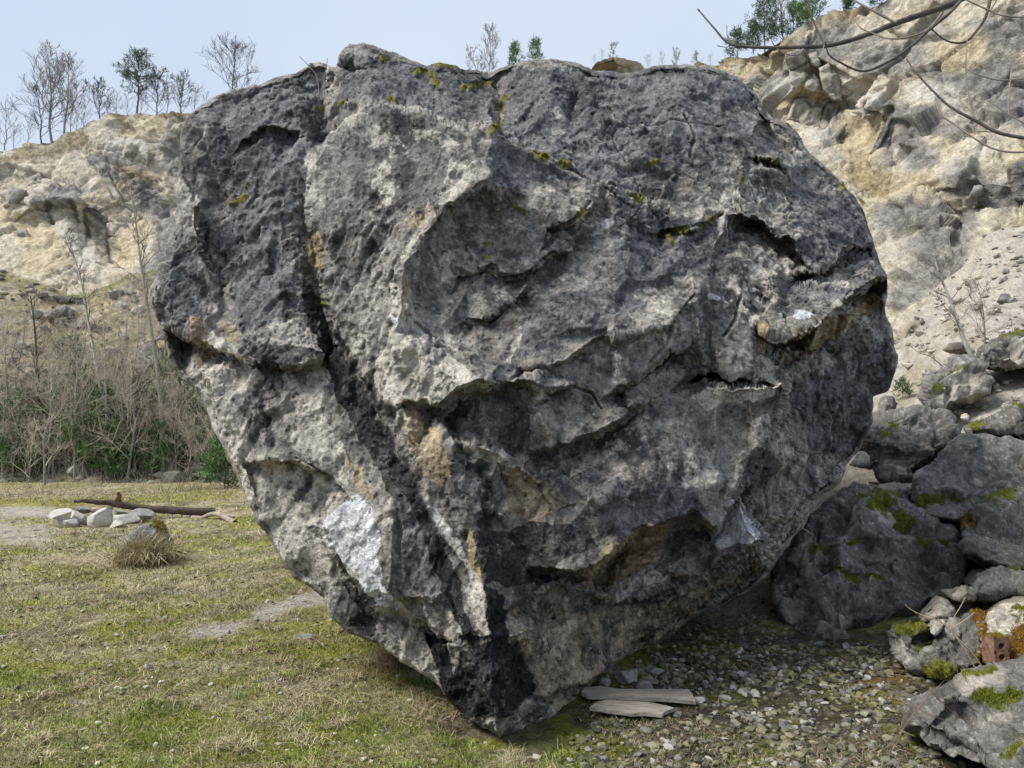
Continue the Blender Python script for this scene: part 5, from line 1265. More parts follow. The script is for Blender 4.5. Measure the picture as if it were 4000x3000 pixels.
def bare_tree_geo(seed, H, spread=0.35, first=0.25, levels=3, nb=14, r0=None, twig_r=0.012, up=0.5, lean=(0, 0), trunkstop=0.95, sides=6):
    """returns trunk TB and crown TB; base at origin"""
    r = np.random.default_rng(seed); tr, cr = TB(), TB(); r0 = r0 or H*0.012
    k = 7; z = np.linspace(0, H*trunkstop, k); tp = np.stack([lean[0]*z+r.normal(0, 0.012*H, k)*(z > 0), lean[1]*z+r.normal(0, 0.012*H, k)*(z > 0), z], -1); tp[0] = 0
    tp = spline(tp, 14); rr = r0*(1-np.linspace(0, 1, 14)*0.88)+twig_r*0.5
    tr.tube(tp, rr, sides)
    def branch(p, d, L, rad, lv):
        n = 4 if lv > 1 else 3; pts = [p]; dd = d.copy()
        for i in range(n):
            dd = dd+r.normal(0, 0.16, 3)+np.array([0, 0, 0.10*up]); dd /= np.linalg.norm(dd); pts.append(pts[-1]+dd*L/n)
        pts = np.array(pts); cr.tube(pts, np.maximum(np.linspace(rad, rad*0.35, n+1), twig_r*0.6), 4 if lv > 2 else 3)
        if lv <= 1: return
        m = r.integers(4, 7) if lv > 1 else 3
        for i in range(m):
            t = r.uniform(0.2, 1.0); q = pts[0]+0; ii = min(int(t*n), n-1); f = t*n-ii; q = pts[ii]*(1-f)+pts[ii+1]*f
            dn = dd*0.75+r.normal(0, 0.42, 3); dn[2] += 0.25*up; dn /= np.linalg.norm(dn)
            branch(q, dn, L*r.uniform(0.4, 0.65)*(1-0.35*t+0.2), rad*0.5, lv-1)
    for i in range(nb):
        t = first+(1-first)*(i+r.uniform(0, 1))/nb; ii = min(t*13, 12.99); f = ii-int(ii); q = tp[int(ii)]*(1-f)+tp[int(ii)+1]*f
        a = i*2.4+r.uniform(-.5, .5); s = spread*(1.0 if t < 0.75 else 1-(t-0.75)*2.2)
        d = np.array([math.cos(a), math.sin(a), up+0.9*t]); d /= np.linalg.norm(d)
        branch(q, d, H*s*r.uniform(.75, 1.15)*(1.1-0.45*t), max(rr[int(ii)]*0.5, twig_r), levels)
    return tr, cr
def make_tree(name, label, cat, tr, cr, loc, mt, mc, group=None, rz=0):
    t = empty(name, loc, rz); tag(t, label, cat, group)
    obj('trunk', tr.mesh('trunk', mt), t); obj('crown', cr.mesh('crown', mc), t); return t
def copy_thing(o, loc, rz=0, sc=1, label=None):
    c = o.copy(); COL.objects.link(c); c.location = loc; c.rotation_euler = (0, 0, rz); c.scale = (sc, sc, sc)
    if label: c['label'] = label
    for ch in o.children:
        d = ch.copy(); COL.objects.link(d); d.parent = c
    return c
def tree_px(xb, yb, yt, Y):
    b = pt(xb, yb, Y); t_ = pt(xb, yt, Y); return b, (t_.z-b.z)

def pine_geo(seed, H, W, first=0.2, nwh=9, clump=0.22, nn=14, dens=1.0, flat=0.35):
    r = np.random.default_rng(seed); tr, cr, nd = TB(), TB(), TB()
    z = np.linspace(0, H, 8); tp = np.stack([r.normal(0, 0.008*H, 8)*(z > 0), r.normal(0, .008*H, 8)*(z > 0), z], -1)
    tr.tube(tp, np.linspace(H*0.016, H*0.003, 8), 6)
    def needles(p, s, d):
        m = nn; dirs = r.normal(0, 1, (m, 3))+d*1.1+np.array([0, 0, .35]); dirs /= np.linalg.norm(dirs, axis=1)[:, None]
        base = p+dirs*s*0.15+r.normal(0, s*0.25, (m, 3)); tip = base+dirs*s*r.uniform(.6, 1.1, (m, 1))
        sd = np.cross(dirs, r.normal(0, 1, (m, 3))); sd /= np.linalg.norm(sd, axis=1)[:, None]; w = s*0.085
        V = np.stack([base-sd*w, base+sd*w, tip], 1).reshape(-1, 3); nd.add(V, np.arange(m*3).reshape(m, 3))
    for i in range(nwh):
        t = first+(1-first)*i/(nwh-0.5); zc = H*t
        L0 = W*0.5*(1.15-t)**0.75*(0.75 if t < first+0.12 else 1)
        for b in range(r.integers(4, 6)):
            a = r.uniform(0, 6.28); L = L0*r.uniform(.6, 1.2)
            d = np.array([math.cos(a), math.sin(a), flat+0.5*t+r.uniform(-.1, .15)]); d /= np.linalg.norm(d)
            p0 = np.array([tp[min(int(t*7), 7), 0], tp[min(int(t*7), 7), 1], zc]); pts = [p0]
            dd = d.copy()
            for k in range(4): dd = dd+r.normal(0, .10, 3)+[0, 0, .04]; dd /= np.linalg.norm(dd); pts.append(pts[-1]+dd*L/4)
            pts = np.array(pts); cr.tube(pts, np.linspace(H*.005, H*.0015, 5), 3)
            nc = max(2, int(L/clump*1.7*dens))
            for k in range(nc):
                f = 0.3+0.7*(k+1)/nc; ii = min(f*4, 3.999); q = pts[int(ii)]*(1-ii%1)+pts[int(ii)+1]*(ii % 1)
                off = r.normal(0, 1, 3)*L*0.15*np.array([1, 1, .5])*(1 if f < 0.95 else 0.1)
                needles(q+off, clump*r.uniform(.75, 1.2), dd)
    for k in range(4): needles(tp[-1]-[0, 0, k*clump*.6], clump, np.array([0, 0, 1.]))
    return tr, cr, nd
def make_pine(name, label, cat, seed, loc, H, W, group=None, mat=None, **kw):
    tr, cr, nd = pine_geo(seed, H, W, **kw)
    t = empty(name, loc); tag(t, label, cat, group)
    obj('trunk', tr.mesh('trunk', PINEB), t); obj('branches', cr.mesh('branches', PINEB), t); obj('needles', nd.mesh('needles', mat or NEED, False), t)
    return t

RG = 'bare trees along the quarry rim'
TW = 0.014
for i, (xb, yb, yt, Y, sp, up, lean, nb, first, lab, mt) in enumerate([
    (90,304,195,47.5,0.50,0.5,(-0.12,0),18,0.12,'bare spreading tree at the left end of the quarry rim',BARK),
    (112,302,108,47.8,0.34,0.9,(-0.10,0),22,0.25,'tall bare birch leaning left on the quarry rim',BARKG),
    (138,297,128,47.2,0.34,0.9,(0.02,0),22,0.2,'tall bare birch leaning slightly right beside its left-leaning neighbour',BARKG),
    (216,258,176,47.2,0.46,0.6,(-0.1,0),16,0.1,'low bushy bare tree just left of the rim pine',BARK),
    (338,252,158,47.2,0.44,0.8,(0,0),18,0.1,'first bushy bare tree right of the rim pine',BARK),
    (388,250,165,47.0,0.44,0.8,(0.05,0),18,0.1,'second bushy bare tree right of the rim pine, nearer the great boulder',BARK),
    (500,250,100,48.0,0.48,0.7,(0.02,0),20,0.25,'fan-shaped bare tree standing behind the upper left shoulder of the great boulder',BARK),
    (1058,178,60,50.5,0.32,0.9,(0,0),18,0.15,'slender bare birch rising behind the middle of the great boulder top',BARKG),
    (1030,180,105,50.6,0.4,0.8,(-0.1,0),10,0.1,'low bare sapling left of the birch behind the great boulder top',BARKG),
    (1325,132,92,47.0,0.35,0.8,(0,0),9,0.1,'small bare sapling on the pale knoll behind the boulder top',BARKG),
    (1462,146,106,47.5,0.4,0.9,(0,0),9,0.05,'bare thin shrub on the rim, left of its twin behind the right shoulder',BARKG),
    (1505,143,112,46.5,0.4,0.9,(0,0),8,0.05,'bare thin shrub on the rim, right of its twin behind the right shoulder',BARKG),
    (1690,100,-10,37.0,0.4,0.8,(0,0),14,0.1,'bare tree among the pines above the right quarry wall',BARKG)]):
    b, H = tree_px(xb, yb+6, yt, Y)
    tr, cr = bare_tree_geo(900+i, H, sp, first, 3, nb, None, TW, up, lean)
    make_tree('bare_tree', lab, 'tree', tr, cr, b, mt, BARK if mt is BARK else TWIG, RG)
for i, (xb, Y, yt) in enumerate([(30,48.5,270),(60,48.2,262),(180,47.6,215),(250,47.2,200),(275,47,205),(305,47.3,200),(165,47.7,225),(360,47,185),(420,47.5,190),(445,48,200),(1400,47.5,122),(1430,47.6,112),(1535,45.5,120),(1285,48,118),(1240,50,140),(1300,48,108),(232,47.3,205),(150,48,230)]):
    yb = np.interp(xb, TOPx, TOPy)+6; b, H = tree_px(xb, yb, yt, Y)
    if i == 0:
        tr, cr = bare_tree_geo(950, 3.2, 0.5, 0.05, 2, 12, 0.035, TW, 0.9); SH0 = make_tree('shrub', 'small leafless shrub on the quarry rim', 'shrub', tr, cr, b, BARKG, TWIG, 'small leafless shrubs on the rim'); SH0.scale = (H/3.2,)*3
        tr, cr = bare_tree_geo(951, 3.2, 0.6, 0.05, 2, 14, 0.035, TW, 0.8); SH1 = make_tree('shrub', 'small leafless shrub on the quarry rim', 'shrub', tr, cr, pt(10, 325, 48.3), BARKG, TWIG, 'small leafless shrubs on the rim')
    else: copy_thing(SH0 if i % 2 else SH1, b, i*1.3, H/3.2)
for i, (xb, yb, yt, Y, wf, kw, lab) in enumerate([
    (295,252,120,46.8,1.05,dict(first=0.36,nwh=11,clump=0.26,nn=9),'lone pine with open flat branches on the left quarry rim'),
    (1113,160,97,50,0.62,dict(first=0.05,nwh=8,clump=0.3,nn=12),'small pine beside the birch behind the great boulder top'),
    (1157,150,88,49.8,0.62,dict(first=0.05,nwh=8,clump=0.3,nn=12),'small pine right of its twin, behind the great boulder top'),
    (1594,128,68,38.6,0.95,dict(first=0.15,nwh=8,clump=0.24,nn=10),'lowest pine at the left end of the right quarry rim'),
    (1652,112,8,37,0.95,dict(first=0.22,nwh=11,clump=0.24,nn=10),'tall dark pine with two stems above the right quarry wall'),
    (1628,118,60,38,0.7,dict(first=0.2,nwh=8,clump=0.26,nn=10),'thin pine between the lowest and the tall dark one on the right rim'),
    (1755,56,-30,34.5,1.0,dict(first=0.05,nwh=10,clump=0.26,nn=12),'bushy bright green pine on the right quarry rim'),
    (1715,75,10,36,0.8,dict(first=0.05,nwh=8,clump=0.26,nn=10),'low pine left of the bushy bright green one'),
    (1833,28,0,32.5,0.8,dict(first=0.05,nwh=6,clump=0.24,nn=10),'little pine on the rim near the top edge of the picture'),
    (1895,8,-22,31,0.9,dict(first=0.05,nwh=6,clump=0.24,nn=10),'last little pine on the rim, cut by the top edge')]):
    b, H = tree_px(xb, yb, yt, Y)
    make_pine('pine_tree', lab, 'tree', 1000+i, b, H, H*wf, 'pines on the quarry rim', NEEDL if i in (6, 1, 2) else NEED, **kw)

# thicket at the foot of the left hillside
def slope_at(x, y):
    fx = np.clip((x-rx[0])/5, 0, len(rx)-2); fy = np.clip((y-ry[0])/5, 0, len(ry)-2)
    return unproj(x, y, WG[int(fy), int(fx)])
th_r = np.random.default_rng(5)
variants = []
for k in range(7):
    H = [5.0, 6.0, 4.0, 3.2, 2.4, 7.0, 4.5][k]
    tr, cr = bare_tree_geo(1100+k, H, [0.33, .28, .42, .5, .6, .24, .4][k], 0.12, 3 if k in (2, 3, 4, 6) else 3, [13, 14, 12, 10, 9, 15, 12][k], H*0.007, 0.0065, 0.6, (th_r.uniform(-.12, .12), 0))
    variants.append((H, tr, cr))
first_done = {}
labs = ['leafless grey sapling in the thicket below the left hillside', 'leafless shrub in the thicket below the left hillside']
for k in range(78):
    v = k % 7; H, tr, cr = variants[v]
    x = th_r.uniform(-140, 470); yb = th_r.uniform(1020, 1052) if k % 2 else th_r.uniform(930, 1030)
    if yb > 1045 and 150 < x: yb = 1040
    p = slope_at(x, yb) if yb < 1050 else ground_hit(x, yb)[0]
    L, G_ = (labs[0], 'saplings in the left thicket') if v in (0, 1, 5) else (labs[1], 'leafless shrubs in the left thicket')
    if v not in first_done:
        t = make_tree('sapling' if v in (0, 1, 5) else 'shrub', L, 'tree' if v in (0, 1, 5) else 'shrub', tr, cr, Vector(p), BARKG, TWIGT, G_); first_done[v] = t
    else: copy_thing(first_done[v], Vector(p), k*1.7, th_r.uniform(.6, 1.1))
for k in range(16):
    v = (0, 2, 3, 5)[k % 4]; x = th_r.uniform(-40, 330); y = th_r.uniform(760, 930)
    copy_thing(first_done[v], Vector(slope_at(x, y)), k*2.1, th_r.uniform(.45, .8))
def stem_tree(label, pts, Y, seed, r0, mat, tw, nbr=12, top_first=0.4, L=0.25, mc=None, cat='tree', up=0.8, name='birch', yb0=None):
    """tree whose stem follows survey points"""
    if Y > 20: pts = [(pts[0][0]+2, 1034)]+[q for q in pts if q[1] < 1020] if yb0 is None else pts; Y = slope_at(*pts[0])[1]
    P = np.array([unproj(x, y, Y) for x, y in pts]); b = P[0].copy(); P = spline(P-b, 16); H = P[-1, 2]
    r = np.random.default_rng(seed); tr, cr = TB(), TB(); tr.tube(P, np.linspace(r0, r0*0.2, 16), 7)
    for i in range(nbr):
        t = top_first+(1-top_first)*(i+r.uniform(0, 1))/nbr; ii = min(t*15, 14.99); q = P[int(ii)]*(1-ii % 1)+P[int(ii)+1]*(ii % 1)
        a = r.uniform(0, 6.28); d = np.array([math.cos(a), 0.6*math.sin(a), up]); d /= np.linalg.norm(d); ln = H*L*r.uniform(.5, 1.2)*(1.25-t)
        def br(q, d, ln, rad, lv):
            pts_ = [q]; dd = d.copy()
            for k in range(4): dd = dd+r.normal(0, .13, 3)+[0, 0, .04]; dd /= np.linalg.norm(dd); pts_.append(pts_[-1]+dd*ln/4)
            cr.tube(np.array(pts_), np.maximum(np.linspace(rad, rad*.3, 5), tw*.6), 3)
            if lv:
                for j in range(4):
                    f = r.integers(1, 5); dn = dd+r.normal(0, .5, 3); dn /= np.linalg.norm(dn); br(pts_[f], dn, ln*.5, rad*.5, lv-1)
        br(q, d, ln, max(r0*.3, tw), 2)
    t = empty(name, b); tag(t, label, cat); obj('trunk', tr.mesh('trunk', mat), t); obj('crown', cr.mesh('crown', mc or TWIG), t); return t
stem_tree('tall pale bent birch left of its leaning twin below the left hillside', [(262,985),(240,940),(222,860),(205,770),(188,680),(176,610),(160,555),(140,500)], 25, 1, 0.085, BIRCH, 0.012, 14, 0.55, 0.16)
stem_tree('tall leaning birch beside the left edge of the great boulder', [(350,960),(346,850),(334,760),(322,680),(312,620),(303,560),(296,500),(286,430),(278,380)], 24, 2, 0.085, BARKG, 0.011, 18, 0.45, 0.17)
stem_tree('thin straight white birch between the two tall ones', [(228,830),(226,760),(224,700),(222,640)], 30, 3, 0.045, BIRCH, 0.012, 8, 0.3, 0.14)
stem_tree('dark trunk with yellow lichen at the left of the thicket', [(74,1045),(78,990),(80,920),(82,850),(80,780),(74,700),(66,640)], 23, 4, 0.10, BARK, 0.012, 20, 0.2, 0.3)
stem_tree('slanting thin sapling in the middle of the thicket', [(190,1035),(175,990),(160,940),(145,880),(125,830)], 23, 5, 0.07, BARKG, 0.011, 10, 0.3, 0.25)
stem_tree('forked grey sapling right of the middle of the thicket', [(290,1040),(288,960),(284,900),(276,840),(262,760)], 22.5, 6, 0.06, BARKG, 0.011, 14, 0.2, 0.3)
for i, (x, yb, yt, Y, wf, lab) in enumerate([(140,960,740,27,0.95,'young green pine in the thicket, left of the tall birches'),(165,1010,820,25.5,1.0,'low young pine in front of the taller one in the thicket'),(395,1000,770,25,1.1,'dense young pine behind the left edge of the great boulder'),(428,1005,860,24,0.9,'second young pine pressed against the left edge of the great boulder'),
    (485,1056,955,21,1.3,'bright green low pine at the end of the turf, touching the great boulder edge'),(300,1000,830,26,1.1,'young pine behind the forked grey sapling'),(215,1020,850,25,1.1,'young pine in the middle of the thicket'),(30,1030,860,25,1.1,'young pine at the far left of the thicket'),(345,1025,920,24,1.0,'short young pine in the right part of the thicket'),(90,1020,880,26,0.8,'young pine behind the trunk with yellow lichen'),(255,1035,940,24,1.0,'small young pine low in the thicket centre'),(-10,1000,840,27,0.8,'young pine cut by the left edge of the picture'),(250,860,800,31,0.8,'tiny pine on the hillside above the thicket'),(385,720+60,690,33,0.7,'little pine on the hillside close to the great boulder')]):
    b = Vector(slope_at(x, min(yb, 1050))) if yb < 1050 else Vector(ground_hit(x, yb)[0])
    Y = b.y; H = pt(x, yt, Y).z-b.z
    make_pine('young_pine', lab, 'tree', 1200+i, b, H, H*wf, 'young pines in the left thicket', NEEDL, first=0.03, nwh=8, clump=0.28, nn=12, dens=1.3, flat=0.5)
# tangled dry brush: nobody could count it
tb = TB(); r = np.random.default_rng(77)
for k in range(1900):
    x = r.uniform(-150, 520); yb = r.uniform(930, 1058)
    p = slope_at(x, min(yb, 1052)); L = r.uniform(0.5, 2.4)*(1 if yb < 1035 else 0.45); a = r.uniform(0, 6.28)
    d = np.array([math.cos(a)*.5, math.sin(a)*.5, 1.0]); pts_ = [p]
    for j in range(3): d = d+r.normal(0, .22, 3); d /= np.linalg.norm(d); pts_.append(pts_[-1]+d*L/3)
    tb.tube(np.array(pts_), [0.007, 0.006, 0.005, 0.003], 3)
tag(obj('brush', tb.mesh('brush', TWIGT)), 'tangle of dry tan twigs filling the thicket at the foot of the hillside', kind='stuff')

# birch and shrub on the scree
t = stem_tree('thin white birch leaning left across the scree', [(2102,775),(2082,733),(2062,676),(2046,633),(2029,590),(2019,556)], 13.5, 21, 0.05, BIRCH, 0.006, 12, 0.2, 0.3)
stem_tree('reddish leafless shrub on the scree right of the white birch', [(2128,745),(2126,700),(2122,660),(2112,618)], 13.8, 22, 0.02, TWIG, 0.006, 16, 0.05, 0.5, cat='shrub', name='shrub')
stem_tree('sparse low shrub on the scree left of the humped boulder', [(2040,795),(2010,770),(1985,762),(1965,745)], 13.0, 23, 0.012, TWIG, 0.005, 8, 0.1, 0.4, cat='shrub', name='shrub')
b = Vector(slope_at(1950, 862)); make_pine('pine_seedling', 'tiny pine seedling on the scree behind the round black-stained boulder', 'tree', 1300, b, pt(1950, 835, b.y).z-b.z+0.1, 0.5, None, NEED, first=0.1, nwh=4, clump=0.14, nn=8)
for i, (x, y, yt, Y) in enumerate([(775,190,122,6.1),(748-45,190,138,6.3)]):
    pass

# overhanging branch, upper right
br = empty('overhanging_branch', pt(2150, -40, 3.6)); tag(br, 'bare budded branch reaching in over the top right corner', 'branch')
o0 = np.array(br.location)
BRS = [([(2240,-75),(2150,-36),(2100,-15),(2046,11),(1935,50),(1880,72),(1797,97),(1714,102),(1631,102),(1576,94),(1543,61),(1512,25)],3.5,3.9,0.022,0.0035),
 ([(2100,-30),(2076,0),(2052,27),(2009,63),(1959,107),(1912,137),(1872,153),(1846,150),(1819,137),(1792,120),(1785,100)],3.5,3.3,0.010,0.003),
 ([(2036,27),(2012,57),(1986,73),(1946,83),(1912,82),(1886,72),(1859,60),(1844,38)],3.48,3.7,0.006,0.0025),([(1936,50),(1886,23),(1856,7),(1830,-10)],3.6,3.7,0.007,0.004),
 ([(1781,97),(1762,57),(1746,20),(1735,-12)],3.7,3.6,0.006,0.003),([(1737,102),(1726,117),(1709,119),(1689,113),(1672,97),(1666,85)],3.75,3.6,0.005,0.002),
 ([(1576,92),(1571,76),(1570,62)],3.85,3.85,0.004,0.002),([(1582,96),(1570,102),(1556,100)],3.85,3.8,0.003,0.002),([(1781,97),(1778,110),(1788,125)],3.7,3.6,0.003,0.002),
 ([(2150,-36),(2139,0),(2129,37),(2109,67),(2086,90),(2059,92),(2036,83),(2017,67)],3.5,3.4,0.009,0.003),([(2260,40),(2176,35),(2139,23),(2089,0),(2060,-20)],3.4,3.5,0.004,0.004),
 ([(2290,305),(2230,300),(2159,287),(2106,260),(2052,230),(2012,193),(1979,157),(1962,133)],3.2,3.5,0.010,0.003),([(2290,330),(2230,328),(2179,328),(2136,317),(2092,290),(2059,267),(2032,247),(2022,217)],3.2,3.4,0.006,0.0025),
 ([(2106,260),(2092,200),(2086,150),(2089,95)],3.4,3.4,0.0045,0.002),([(2290,160),(2230,168),(2159,173),(2109,160),(2086,147)],3.3,3.4,0.0045,0.002),([(2290,300),(2230,275),(2179,247),(2139,220)],3.2,3.3,0.004,0.002),
 ([(2179,247),(2181,187),(2189,127)],3.28,3.3,0.003,0.002),([(2159,287),(2130,284),(2092,283),(2059,267)],3.3,3.4,0.003,0.002),([(1979,157),(1975,140),(1972,118)],3.48,3.5,0.003,0.002),([(2139,23),(2150,5),(2156,-10)],3.45,3.4,0.003,0.003),
 ([(2200,-60),(2230,60),(2215,120),(2240,200)],3.3,3.3,0.004,0.003)]
for i, (p, Ya, Yb, ra, rb) in enumerate(BRS):
    Ys = np.linspace(Ya, Yb, len(p)); P = np.array([unproj(x, y, Y_) for (x, y), Y_ in zip(p, Ys)])-o0
    n = 6*len(p); P = spline(P, n); rr_ = np.linspace(ra, rb, n); rr_ = rr_*(1+0.12*np.sin(np.arange(n)*1.9)**4)
    tb = TB(); tb.tube(P, rr_, 7)
    if rb < 0.0036:  # end bud
        d = P[-1]-P[-2]; d /= np.linalg.norm(d)
        tb.tube(np.array([P[-1]-d*.002, P[-1]+d*.008, P[-1]+d*.02, P[-1]+d*.03]), [rb*.9, rb*1.7, rb*1.3, 0.0004], 6)
    obj('main_branch' if i == 0 else 'twig', tb.mesh('twig', BARK if i in (0, 1, 9, 11) else TWIG), br)

# ------------------------------------------------------------------ log, branch, planks
lp = [(158,1081,13.3),(178,1082,13.4),(205,1084,13.5),(240,1087,13.7),(262,1091,13.8),(300,1096,13.95),(350,1101,14.1),(400,1104,14.25),(440,1105,14.4),(464,1105,14.5)]
P = np.array([unproj(*q) for q in lp]); b0 = P[0].copy(); b0[2] = 0.1
log = empty('log', b0); tag(log, 'dead tree trunk with a broken stub lying across the fireplace stones', 'log')
Ps = spline(P-b0, 44); rr_ = np.interp(np.linspace(0, 1, 44), [0, .08, .3, .38, .6, 1], [0.02, 0.035, 0.05, 0.07, 0.07, 0.085])
V, F = tube(Ps, rr_, 14); V = V+0.03*np.stack([fbm(V, 3.5, 4, 1), fbm(V, 6, 4, 2), fbm(V, 6, 4, 3)], -1)
cap = np.array([np.append(np.arange(14)+43*14, [])], int)
logm = plain_mat('dead_bark', (0.045, 0.034, 0.026), (0.17, 0.13, 0.10), 9, 0.95, 0.8, (1, 5, 5))
me = bpy.data.meshes.new('log_trunk'); me.from_pydata(V.tolist(), [], F.tolist()+[list(range(43*14, 44*14)), list(range(13, -1, -1))]); me.materials.append(logm)
obj('log_trunk', me, log)
P2 = np.array([unproj(258,1090,13.75), unproj(254,1078,13.65), unproj(258,1072,13.6), unproj(256,1065,13.55)])-b0
tb = TB(); tb.tube(spline(P2, 8), np.linspace(0.075, 0.03, 8), 8); obj('stub', tb.mesh('stub', plain_mat('broken_wood', (0.12, 0.07, 0.045), (0.28, 0.17, 0.11), 14)), log)
g = ground_hit(420, 1124)[0]
bb = np.array([unproj(415,1117,14.1), unproj(435,1119,14.0), unproj(452,1112,13.9), unproj(468,1110,13.8), unproj(485,1117,13.6), unproj(500,1126,13.4), unproj(507,1129,13.35)])
dead = empty('branch', g); tag(dead, 'short bleached crooked branch under the thick end of the log', 'branch')
tb = TB(); tb.tube(spline(bb-g, 20), np.linspace(0.035, 0.06, 20), 8); obj('branch_wood', tb.mesh('branch_wood', plain_mat('bleached_wood', (0.22, 0.17, 0.13), (0.42, 0.34, 0.28), 10)), dead)
tb = TB(); tb.tube(spline(np.array([unproj(468,1111,13.8), unproj(490,1112,13.7), unproj(505,1117,13.6)])-g, 8), np.linspace(0.035, 0.02, 8), 6); obj('fork', tb.mesh('fork', bpy.data.materials['bleached_wood']), dead)

WOOD = plain_mat('weathered_wood', (0.17, 0.15, 0.12), (0.40, 0.365, 0.31), 7, 0.85, 0.5, (1.5, 9, 9))
def plank(label, poly, th, lift, seed):
    poly = rough_outline(np.array(poly, float), 6, 0.7, seed); c = ground_hit(*poly.mean(0)[:2])[0]; z0 = c[2]+lift
    # intersect rays with the board's top plane
    pts_ = []
    for x, y in poly[:, :2]:
        d = unproj(x, y, 1.0)-np.array([0, 0, CAM_H]); s = (z0+th-CAM_H)/d[2]; pts_.append(np.array([0, 0, CAM_H])+d*s)
    pts_ = np.array(pts_)-c; n = len(pts_); low = pts_.copy(); low[:, 2] -= th
    me = bpy.data.meshes.new('plank'); me.from_pydata(np.concatenate([pts_, low]).tolist(), [], [list(range(n)), list(range(2*n-1, n-1, -1))]+[[i, n+i, n+(i+1) % n, (i+1) % n] for i in range(n)])
    me.materials.append(WOOD); me.update()
    return tag(obj('plank', me, None, c), label, 'plank', 'old planks beneath the great boulder')
plank('longer upper of two weathered grey planks lying under the great boulder', [(1256,1494),(1262,1484),(1296,1482),(1344,1488),(1400,1488),(1488,1489),(1496,1500),(1503,1514),(1440,1508),(1340,1505),(1270,1502)], 0.022, 0.035, 3)
plank('shorter split plank with pointed end, in front of the longer one', [(1274,1527),(1288,1516),(1312,1511),(1360,1514),(1399,1516),(1440,1524),(1456,1529),(1436,1537),(1430,1543),(1395,1539),(1362,1540),(1300,1531)], 0.02, 0.03, 4)

# ------------------------------------------------------------------ grass
M_GRASS = vc_mat('grass_blades', 0.8, 0.15, 0.2, 12)
def blades(name, P, L, Wd, lean, col, seed, label, kind='stuff', parent=None, mat=None, droop=0.9, az=None):
    r = np.random.default_rng(seed); n = len(P); a = r.uniform(0, 6.283, n) if az is None else az
    d = np.stack([np.cos(a), np.sin(a), 0*a], -1); s = np.stack([-np.sin(a), np.cos(a), 0*a], -1)
    s = s*0.6+r.normal(0, .5, (n, 3))*np.array([1, 1, 0.3]); s /= np.linalg.norm(s, axis=1)[:, None]
    up = np.array([0, 0, 1.0]); lean = lean[:, None]; L = L[:, None]; w = Wd[:, None]
    m = P+(d*lean*0.45+up*(1-lean*0.4)*0.62)*L
    t = m+(d*(lean+0.25)*droop*0.6+up*(0.45-lean*0.62*droop))*L
    V = np.stack([P-s*w, P+s*w, m+s*w*.8, m-s*w*.8, t], 1).reshape(-1, 3)
    b = np.arange(n)*5
    Q4 = np.stack([b, b+1, b+2, b+3], -1); T3 = np.stack([b+3, b+2, b+4], -1)
    me = mesh_np(name, V, [Q4, T3], mat or M_GRASS, True, col=np.repeat(col, 5, 0))
    o = obj(name, me, parent)
    if kind: tag(o, label, kind=kind)
    return o
r = np.random.default_rng(9)
# short turf: density even over the ground as seen, so thinner with distance
n = 165000
gx_ = r.uniform(-120, 1400, n); gy_ = 1052+(r.uniform(0, 1, n)**0.85)*660
hp = ground_hit(gx_, gy_)
edge = np.interp(gy_, [1050, 1300, 1450, 1600, 1660, 1720], [620, 900, 1150, 1180, 1290, 1330])
q1_ = fbm(hp, 0.9, 4, 210); q2_ = fbm(hp, 3.2, 4, 211, 0.6); q3_ = fbm(hp, 1.3, 3, 777)
bare = np.maximum.reduce([stroke(gx_, gy_, None, [(560,1325),(610,1310),(700,1290)], 16, .4, q2_*.5), stroke(gx_, gy_, None, [(420,1368),(500,1358)], 12, .4, q2_*.5), stroke(gx_, gy_, None, [(-100,1107),(60,1104),(110,1108)], 12, .4, q2_*.4), stroke(gx_, gy_, None, [(-60,1150),(90,1160)], 18, .4, q2_*.6)*0.8,
    stroke(gx_, gy_, None, [(1000,1560),(1150,1610),(1300,1530)], 45, .4, q2_*.4)])
keep = (gx_ < edge) & (r.uniform(0, 1, n) > bare) & (r.uniform(0, 1, n) < 0.62+0.6*q3_)
hp = hp[keep]; q1_, q2_, q3_ = q1_[keep], q2_[keep], q3_[keep]; vy_ = gy_[keep]; vx_ = gx_[keep]; m = len(hp)
dist_ = hp[:, 1]
green_p = np.clip(0.28+0.35*sstep(1150, 1500, vy_)+0.8*q3_+0.4*q2_, 0.02, 0.9)
isg = r.uniform(0, 1, m) < green_p
gcol = mixc(np.array([0.075, 0.12, 0.012]), (0.27, 0.33, 0.045), r.uniform(0, 1, m))
scol = mixc(np.array([0.21, 0.165, 0.08]), (0.62, 0.55, 0.34), r.uniform(0, 1, m)**1.6)
bcol = mixc(np.array([0.12, 0.08, 0.045]), (0.27, 0.20, 0.13), r.uniform(0, 1, m))
cc = np.where(isg[:, None], gcol, np.where((r.uniform(0, 1, m) < 0.2+0.3*stroke(vx_, vy_, None, [(850,1440),(950,1520),(1010,1560)], 60))[:, None], bcol, scol))
cl = sstep(0.1, 0.5, fbm(hp, 5.0, 3, 881)); cc = cc*(0.75+0.55*fbm(hp, 7.0, 3, 882)+0.25)[:, None]; cc = np.clip(cc, 0.01, 0.75)
Lb = np.where(isg, r.uniform(0.015, 0.045, m), r.uniform(0.02, 0.075, m))*(1+0.9*cl)*np.clip(dist_/5.5, 0.8, 2.2)
Wb = np.clip(dist_*0.00034, 0.0011, 0.006)*r.uniform(.7, 1.5, m)
blades('grass', hp, Lb, Wb, np.where(isg, r.uniform(.2, .9, m), r.uniform(.8, 1.5, m)), cc, 31, 'short winter turf of green and straw-coloured grass left of the great boulder')
